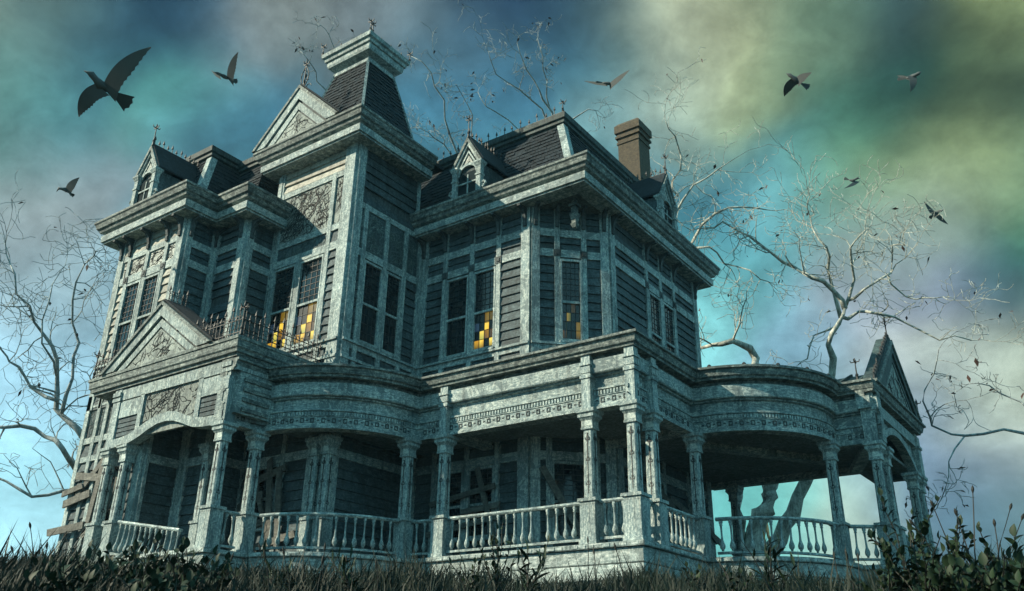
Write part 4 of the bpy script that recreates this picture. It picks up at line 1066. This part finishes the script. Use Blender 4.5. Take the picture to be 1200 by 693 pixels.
# ---- dry seed stalks
def stalk(px, d, py, label, lean, group, head=.10):
    b = gpos(px, d); H = ztop(px, py, d)-b.z
    t = thing('seed_stalk', label, 'plant', b, group)
    pts = [V((lean*RT.x*q*q*H+rnd.uniform(-.01, .01), lean*RT.y*q*q*H, H*q-.05)) for q in [i/7 for i in range(8)]]
    m = MB(); m.tube(pts, [.009-.0006*i for i in range(8)], 4); m.build('stem', 'dry_stalk', t)
    m = MB(); a, c = pts[-1], (pts[-1]-pts[-2]).normalized()
    m.tube([a-c*.02, a+c*head*.2, a+c*head*.6, a+c*head], [.006, .016, .014, .003], 6); m.build('seed_head', 'dry_stalk', t)
for px, py in ((262, 652), (310, 640), (318, 648), (343, 645), (360, 664), (372, 655), (377, 640), (412, 655), (445, 660), (690, 632), (700, 645), (735, 640), (1002, 648), (1009, 652), (985, 650), (480, 668)):
    stalk(px, rnd.uniform(11, 14), py, 'short dark bulrush-like seed head sticking up from the grass', rnd.uniform(-.25, .1), 'seed heads along the grass')
for px, py, l in ((1132, 578, -.15), (1146, 560, .1), (1160, 580, .3), (1168, 592, .35), (1175, 600, .05), (1122, 600, -.3), (1150, 588, -.1)):
    stalk(px, 10.2, py+8, 'thin dry stalk standing above the right weeds against the sky', l, 'tall dry stalks at right', .06)
for px, py, l in ((35, 612, -.2), (52, 622, .15), (60, 618, .3), (20, 640, -.3), (44, 636, 0)):
    stalk(px, 13, py, 'thin dry stalk at far left against the pale sky', l, 'tall dry stalks at left', .07)

# ================================================================== BARE TREES
class Tree:
    def __init__(s, name, label, base, seed, bark='bark', leaves=30, twig=1.0):
        s.t = thing(name, label, 'tree', base); s.base = V(base); s.tw = MB(); s.lv = MB(); s.r = random.Random(seed); s.bark = bark; s.twig = twig; s.nl = leaves; s.tips = []
    def walk(s, p, d, L, r, depth):
        R = s.r; n = max(4, int(L/(.42)))+1; n = min(n, 9); seg = L/n; pts = [p]; rad = [r]; d = d.normalized(); curl = V((R.gauss(0, 1), R.gauss(0, 1), R.gauss(0, 1)))*.16
        for i in range(n):
            k = V((R.gauss(0, 1), R.gauss(0, 1), R.gauss(0, 1)))*.30
            d = (d+k+curl+V((0, 0, .05))).normalized(); p = p+d*seg; pts.append(p); rad.append(max(.009, r*(1-.75*(i+1)/n)))
            if depth > 0 and i >= 0 and R.random() < (.68 if depth > 1 else .58):
                side = d.cross(V((R.gauss(0, 1), R.gauss(0, 1), R.gauss(0, 1)))).normalized()
                s.walk(p, d*.55+side*.9, L*R.uniform(.45, .72), max(.0085, rad[-1]*.7), depth-1)
        s.tw.tube(pts, rad, 5 if r > .05 else 4)
        s.tips.append((pts[-1], d))
    def limb(s, guide, r0, r1, child=3.0, depth=2, first=.25, dens=1.0, trunk=False):
        R = s.r; G = [V(g)-s.base for g in guide]; pts = []
        for i in range(len(G)-1):
            a = G[max(0, i-1)]; b = G[i]; c = G[i+1]; e = G[min(len(G)-1, i+2)]
            k = max(2, min(7, int((c-b).length/.7)))
            for j in range(k):
                t = j/k; q = .5*((2*b)+(c-a)*t+(2*a-5*b+4*c-e)*t*t+(3*b-a-3*c+e)*t**3)
                pts.append(q+V((R.gauss(0, 1), R.gauss(0, 1), R.gauss(0, 1)))*.07*(0 if not pts else 1)*min(1, (c-b).length))
        pts.append(G[-1]); n = len(pts)
        r0 *= (1 if trunk or r0 > .3 else .55); r1 *= .5
        rad = [(r0+(r1-r0)*(i/(n-1))**.8)*(1+.10*math.sin(i*2.1)+R.uniform(-.06, .06)) for i in range(n)]
        m = MB(); m.tube(pts, rad, 10 if r0 > .2 else 7); m.build('trunk' if trunk else 'limb', s.bark, s.t, True)
        if child:
            for i in range(n):
                if i/n < first: continue
                if R.random() < .62*dens*s.twig:
                    d = (pts[min(n-1, i+1)]-pts[max(0, i-1)]).normalized(); side = d.cross(V((R.gauss(0, 1), R.gauss(0, 1), R.gauss(0, 1)))).normalized()
                    s.walk(pts[i], d*.5+side, child*R.uniform(.4, 1), rad[i]*.36+.010, depth)
            s.walk(pts[-1], pts[-1]-pts[-2], child*.8, r1*.9, depth)
    def done(s):
        R = s.r; s.tw.build('twigs', s.bark, s.t, kind='stuff')
        for _ in range(s.nl):
            p, d = R.choice(s.tips); q = p+V((R.uniform(-.1, .1), R.uniform(-.1, .1), R.uniform(-.15, .05))); e = V((R.gauss(0, 1), R.gauss(0, 1), R.gauss(-.8, .8))).normalized(); f = e.cross(V((0, 0, 1))).normalized()
            L = R.uniform(.14, .3); W = L*.22
            s.lv.add([q, q+e*L*.5+f*W, q+e*L, q+e*L*.5-f*W+V((0, 0, .04))], [(0, 1, 2, 3)])
        if s.lv.v: s.lv.build('dead_leaves', 'dead_leaf', s.t, kind='stuff')
def gp(x, y): return V((x, y, ground_z(x, y)-.2))
D = 37
def A(*p, d=None, j=.7):
    d = d or D
    R = random.Random(int(sum(a*3+b for a, b in p))); return [at(a, b, d+R.uniform(-j, j)) for a, b in p]
b_ = at(168, 600, D); T = Tree('bare_tree', 'bare twisted tree left of the mansion, its limbs reaching over the left frame edge', gp(b_.x, b_.y), 3, 'bark_dark', 45)
T.limb([gp(b_.x, b_.y)]+A((160, 640), (140, 580), (125, 540)), .5, .34, 0, trunk=True)
T.limb(A((140, 590), (105, 565), (88, 545), (72, 530), (52, 510), (25, 503), (-15, 500)), .26, .12, 2.6)
T.limb(A((140, 600), (110, 572), (75, 578), (40, 582), (8, 562), (-20, 560)), .16, .07, 2.4)
T.limb(A((125, 545), (98, 512), (80, 497), (68, 478), (67, 440), (60, 410), (40, 375), (22, 345), (12, 310)), .28, .05, 3.0, dens=1.25)
T.limb(A((72, 485), (82, 440), (92, 400), (85, 350), (100, 310), (112, 295)), .14, .04, 2.8, dens=1.2)
T.limb(A((68, 470), (40, 455), (20, 430), (5, 415), (-15, 380)), .13, .05, 2.6)
T.limb(A((66, 440), (50, 400), (55, 350), (70, 320)), .09, .03, 2.4, dens=1.3)
T.limb(A((98, 510), (108, 470), (100, 440), (118, 420)), .08, .03, 1.6)
T.done()
D = 36
b_ = at(900, 600, D); T = Tree('bare_tree', 'pale barked tree behind the curved right porch with three stems seen over the rail', gp(b_.x, b_.y), 8, 'bark', 50)
g0 = gp(b_.x, b_.y)
T.limb([g0]+A((884, 650), (888, 622), (896, 596), (905, 572), (908, 540), (900, 490), (890, 440), (885, 418), (868, 402), (845, 400), (822, 408)), .56, .13, 2.6, first=.75, trunk=True)
T.limb([g0]+A((876, 655), (870, 625), (864, 595), (867, 565), (858, 500)), .30, .25, 0)
T.limb(A((900, 660), (912, 632), (926, 600), (942, 568), (958, 510), (975, 440), (971, 405), (984, 378), (990, 362)), .36, .11, 0)
T.limb(A((990, 362), (978, 342), (950, 325), (932, 316), (905, 296), (882, 276), (850, 262), (820, 268)), .2, .06, 3.2, dens=1.1)
T.limb(A((985, 372), (975, 335), (974, 300), (962, 280), (947, 255), (946, 238)), .15, .04, 2.8, dens=1.15)
T.limb(A((988, 372), (1002, 366), (1030, 366), (1060, 376), (1100, 394), (1138, 399)), .14, .04, 2.4)
T.limb(A((990, 362), (998, 330), (996, 300), (1002, 280), (1020, 265)), .13, .04, 2.8, dens=1.15)
T.limb(A((994, 352), (1015, 338), (1042, 318), (1048, 290), (1060, 288)), .12, .04, 2.8, dens=1.1)
T.limb(A((1040, 322), (1060, 345), (1085, 350), (1105, 348)), .07, .03, 1.8)
T.limb(A((985, 380), (955, 395), (945, 420), (935, 428)), .08, .03, 1.6)
T.done()
D = 40
b_ = at(800, 600, D); T = Tree('bare_tree', 'pale bare tree behind the chimney, its crown spreading right of the main roof', gp(b_.x, b_.y), 21, 'bark', 40)
T.limb([gp(b_.x, b_.y)]+A((798, 600), (800, 500), (795, 400), (800, 320)), .5, .26, 0, trunk=True)
T.limb(A((800, 320), (812, 280), (838, 250), (870, 244), (898, 246)), .17, .05, 3.0, dens=1.1)
T.limb(A((800, 320), (792, 255), (790, 215), (800, 185), (790, 160), (780, 142)), .17, .04, 2.8, dens=1.15)
T.limb(A((792, 250), (812, 215), (840, 200), (858, 188)), .11, .03, 2.6)
T.limb(A((805, 300), (830, 290), (850, 305), (880, 318), (900, 330)), .11, .04, 2.4)
T.limb(A((795, 230), (765, 205), (752, 180)), .08, .03, 1.8)
T.done()
D = 46
b_ = at(640, 600, D); T = Tree('bare_tree', 'bare tree behind the main mansard roof, crown tips showing above its iron cresting', gp(b_.x, b_.y), 33, 'bark_dark', 34)
T.limb([gp(b_.x, b_.y)]+A((640, 600), (645, 400), (655, 190)), .55, .2, 0, trunk=True)
T.limb(A((655, 190), (645, 130), (630, 105), (618, 80), (606, 50)), .16, .04, 2.2, dens=.9)
T.limb(A((650, 175), (635, 130), (610, 105), (580, 85), (572, 60)), .12, .03, 2.2, dens=.9)
T.limb(A((645, 130), (640, 95), (636, 70), (630, 45)), .08, .03, 1.6)
T.limb(A((655, 150), (690, 128), (700, 135)), .09, .03, 1.6)
T.limb(A((640, 180), (595, 140), (570, 125), (560, 108)), .10, .03, 2.0)
T.done()
b_ = at(540, 600, D); T = Tree('bare_tree', 'bare tree showing between the tower roof and the main roof dormer', gp(b_.x, b_.y), 41, 'bark_dark', 34)
T.limb([gp(b_.x, b_.y)]+A((540, 600), (545, 400), (548, 230)), .5, .2, 0, trunk=True)
T.limb(A((548, 230), (535, 180), (520, 140), (512, 100), (495, 70), (482, 66)), .15, .03, 2.0, dens=.9)
T.limb(A((545, 215), (520, 170), (500, 155), (488, 150)), .1, .03, 1.6)
T.limb(A((545, 200), (555, 150), (545, 120), (535, 100)), .09, .03, 1.5)
T.done()
D = 44
b_ = at(380, 600, D); T = Tree('bare_tree', 'bare tree behind the tower, twigs showing beside its crown', gp(b_.x, b_.y), 52, 'bark_dark', 25)
T.limb([gp(b_.x, b_.y)]+A((380, 600), (400, 300), (398, 120)), .4, .14, 0, trunk=True)
T.limb(A((398, 120), (375, 95), (362, 75), (352, 60)), .08, .03, 1.1)
T.limb(A((398, 110), (398, 70), (385, 42), (376, 30)), .07, .025, 1.1)
T.done()
D = 30
b_ = at(1265, 600, D); T = Tree('bare_tree', 'small bare tree at the right edge reaching in behind the pavilion gable', gp(b_.x, b_.y), 63, 'bark_dark', 34)
T.limb([gp(b_.x, b_.y)]+A((1262, 640), (1250, 560), (1225, 510)), .26, .12, 0, trunk=True)
T.limb(A((1225, 510), (1180, 500), (1130, 512), (1095, 500), (1080, 470), (1092, 440), (1100, 410)), .10, .03, 1.6, dens=.9)
T.limb(A((1225, 510), (1190, 470), (1160, 455), (1135, 450)), .07, .025, 1.4)
T.limb(A((1130, 512), (1115, 540), (1110, 570), (1100, 590)), .05, .02, 1.2)
T.done()

# ================================================================== BIRDS
def bird(label, d, head, beak, body, tail0, tail1, wings, tw=.3):
    c = at(*body, d); t = thing('flying_bird', label, 'bird', c, 'dark birds flying round the mansion'); sc = d/FPX
    P = lambda p, dz=0: at(p[0], p[1], d+dz)-c
    bl_ = (V(head)-V(tail0)).length*sc
    ax = [P(beak), P(V(beak).lerp(V(head), .55)), P(head), P(V(head).lerp(V(body), .45)), P(body), P(V(body).lerp(V(tail0), .6)), P(tail0)]
    q = MB(); q.tube(ax, [.003, bl_*.05, bl_*.115, bl_*.11, bl_*.17, bl_*.11, bl_*.05], 8); q.build('body', 'bird_feather', t, True)
    dr = (P(tail1)-P(tail0)).normalized(); sd = dr.cross(FWD).normalized(); L = (P(tail1)-P(tail0)).length; m = MB(); pts = [P(tail0)-sd*bl_*.04]
    for k in range(7): a = (k-3)/3; pts.append(P(tail0)+dr*L*(1-.08*(k % 2)-.12*abs(a))+sd*L*tw*a)
    pts.append(P(tail0)+sd*bl_*.04); m.plate(pts, FWD*.015); m.build('tail', 'bird_feather', t)
    for (r0, wr, tip, ch, dz) in wings:     # root, wrist, tip, trailing chord vector (px), depth of tip
        m = MB(); R0, W_, T_ = P(r0), P(wr, dz*.45), P(tip, dz); cv = RT*ch[0]*sc-UP*ch[1]*sc; n = 22; lead = []; tr = []
        C0 = W_*1.25-R0*.12-T_*.13
        for i in range(n):
            u = i/(n-1); q = R0*(1-u)**2+C0*2*u*(1-u)+T_*u*u
            w_ = 1.05-.12*math.sin(u*3) if u < .45 else (1.05-.12*math.sin(.45*3))*(1-((u-.45)/.56)**1.5)
            lead.append(q); tr.append(q+cv*max(.02, w_)*(1-(.03+.08*u)*(i % 2))+(T_-R0).normalized()*(.07*u*cv.length*(1-i % 2)))
        for i in range(n-1):
            th = .03*(1-i/n)+.006
            m.hexa([lead[i], lead[i+1], tr[i+1], tr[i], lead[i]+FWD*th, lead[i+1]+FWD*th, tr[i+1]+FWD*.004, tr[i]+FWD*.004])
        m.build('wing', 'bird_feather', t)
bird('largest bird, at far left with both wings spread and fanned tail', 13, (107, 87), (98, 83), (118, 100), (131, 108), (154, 124), [((120, 102), (136, 67), (177, 55), (13, 15), -.4), ((112, 98), (89, 109), (92, 137), (14, 12), .3)], .42)
bird('bird with one wing raised, left of the tower roof', 26, (255, 86), (249, 84), (263, 90), (268, 93), (279, 96), [((266, 91), (267, 73), (279, 61), (7, 9), -.4), ((257, 88), (251, 85), (247, 82), (2, 5), .5)], .3)
bird('small pale grey bird at left above the bare tree', 30, (69, 221), (66, 225), (76, 222), (81, 226), (87, 230), [((77, 221), (80, 212), (93, 208), (5, 8), -.4), ((74, 222), (70, 218), (68, 214), (3, 4), .3)], .35)
bird('bird gliding side-on above the main roof with wings nearly level', 25, (718, 98), (722, 99), (713, 98), (706, 97), (698, 96), [((711, 97), (700, 96), (684, 95), (1, 4), .5), ((714, 98), (724, 89), (738, 82), (1, 7), -.5)], .15)
bird('left one of the two birds at upper right, wings bent downward', 26, (925, 88), (921, 86), (932, 93), (939, 98), (949, 103), [((933, 92), (937, 86), (951, 85), (3, 9), -.3), ((928, 92), (917, 99), (919, 113), (9, 5), .3)], .38)
bird('right one of the two birds at upper right, wing pointing down', 30, (1077, 86), (1080, 84), (1070, 90), (1062, 92), (1051, 93), [((1072, 88), (1077, 97), (1067, 108), (-8, 1), -.3), ((1066, 91), (1058, 88), (1051, 89), (2, 4), .5)], .2)
bird('small bird in mid sky above the right trees', 40, (1005, 209), (1008, 210), (999, 212), (995, 211), (989, 209), [((1001, 212), (997, 216), (989, 221), (6, 1), -.4), ((1001, 210), (1004, 208), (1007, 207), (-2, 4), .4)], .35)
bird('small bird with straight wings spread, highest right of the pavilion', 38, (1103, 247), (1106, 246), (1098, 249), (1094, 252), (1089, 256), [((1097, 249), (1090, 243), (1083, 236), (-1, 6), -.3), ((1099, 250), (1105, 255), (1111, 263), (-4, 3), .3)], .45)

# ================================================================== HAZE
hm = bpy.data.materials.new('haze'); hm.use_nodes = True; t = NT(hm.node_tree); t.n.clear()
vp = t.add('ShaderNodeVolumePrincipled'); vp.inputs['Density'].default_value = .00035; vp.inputs['Color'].default_value = (.40, .74, .90, 1)
mo = t.add('ShaderNodeOutputMaterial'); t.l.new(vp.outputs[0], mo.inputs['Volume']); MATS['haze'] = hm
bpy.context.view_layer.update()
top = max((o.matrix_world@V(c)).z for o in SC.objects if o.type == 'MESH' for c in o.bound_box); low = min((o.matrix_world@V(c)).z for o in SC.objects if o.type == 'MESH' for c in o.bound_box)
hz = MB().box(-230, 240, -250, 230, low-1, top+.5).build('haze', 'haze', None, kind='stuff'); tag(hz, 'thin teal mist hanging in the air round the house', 'haze')
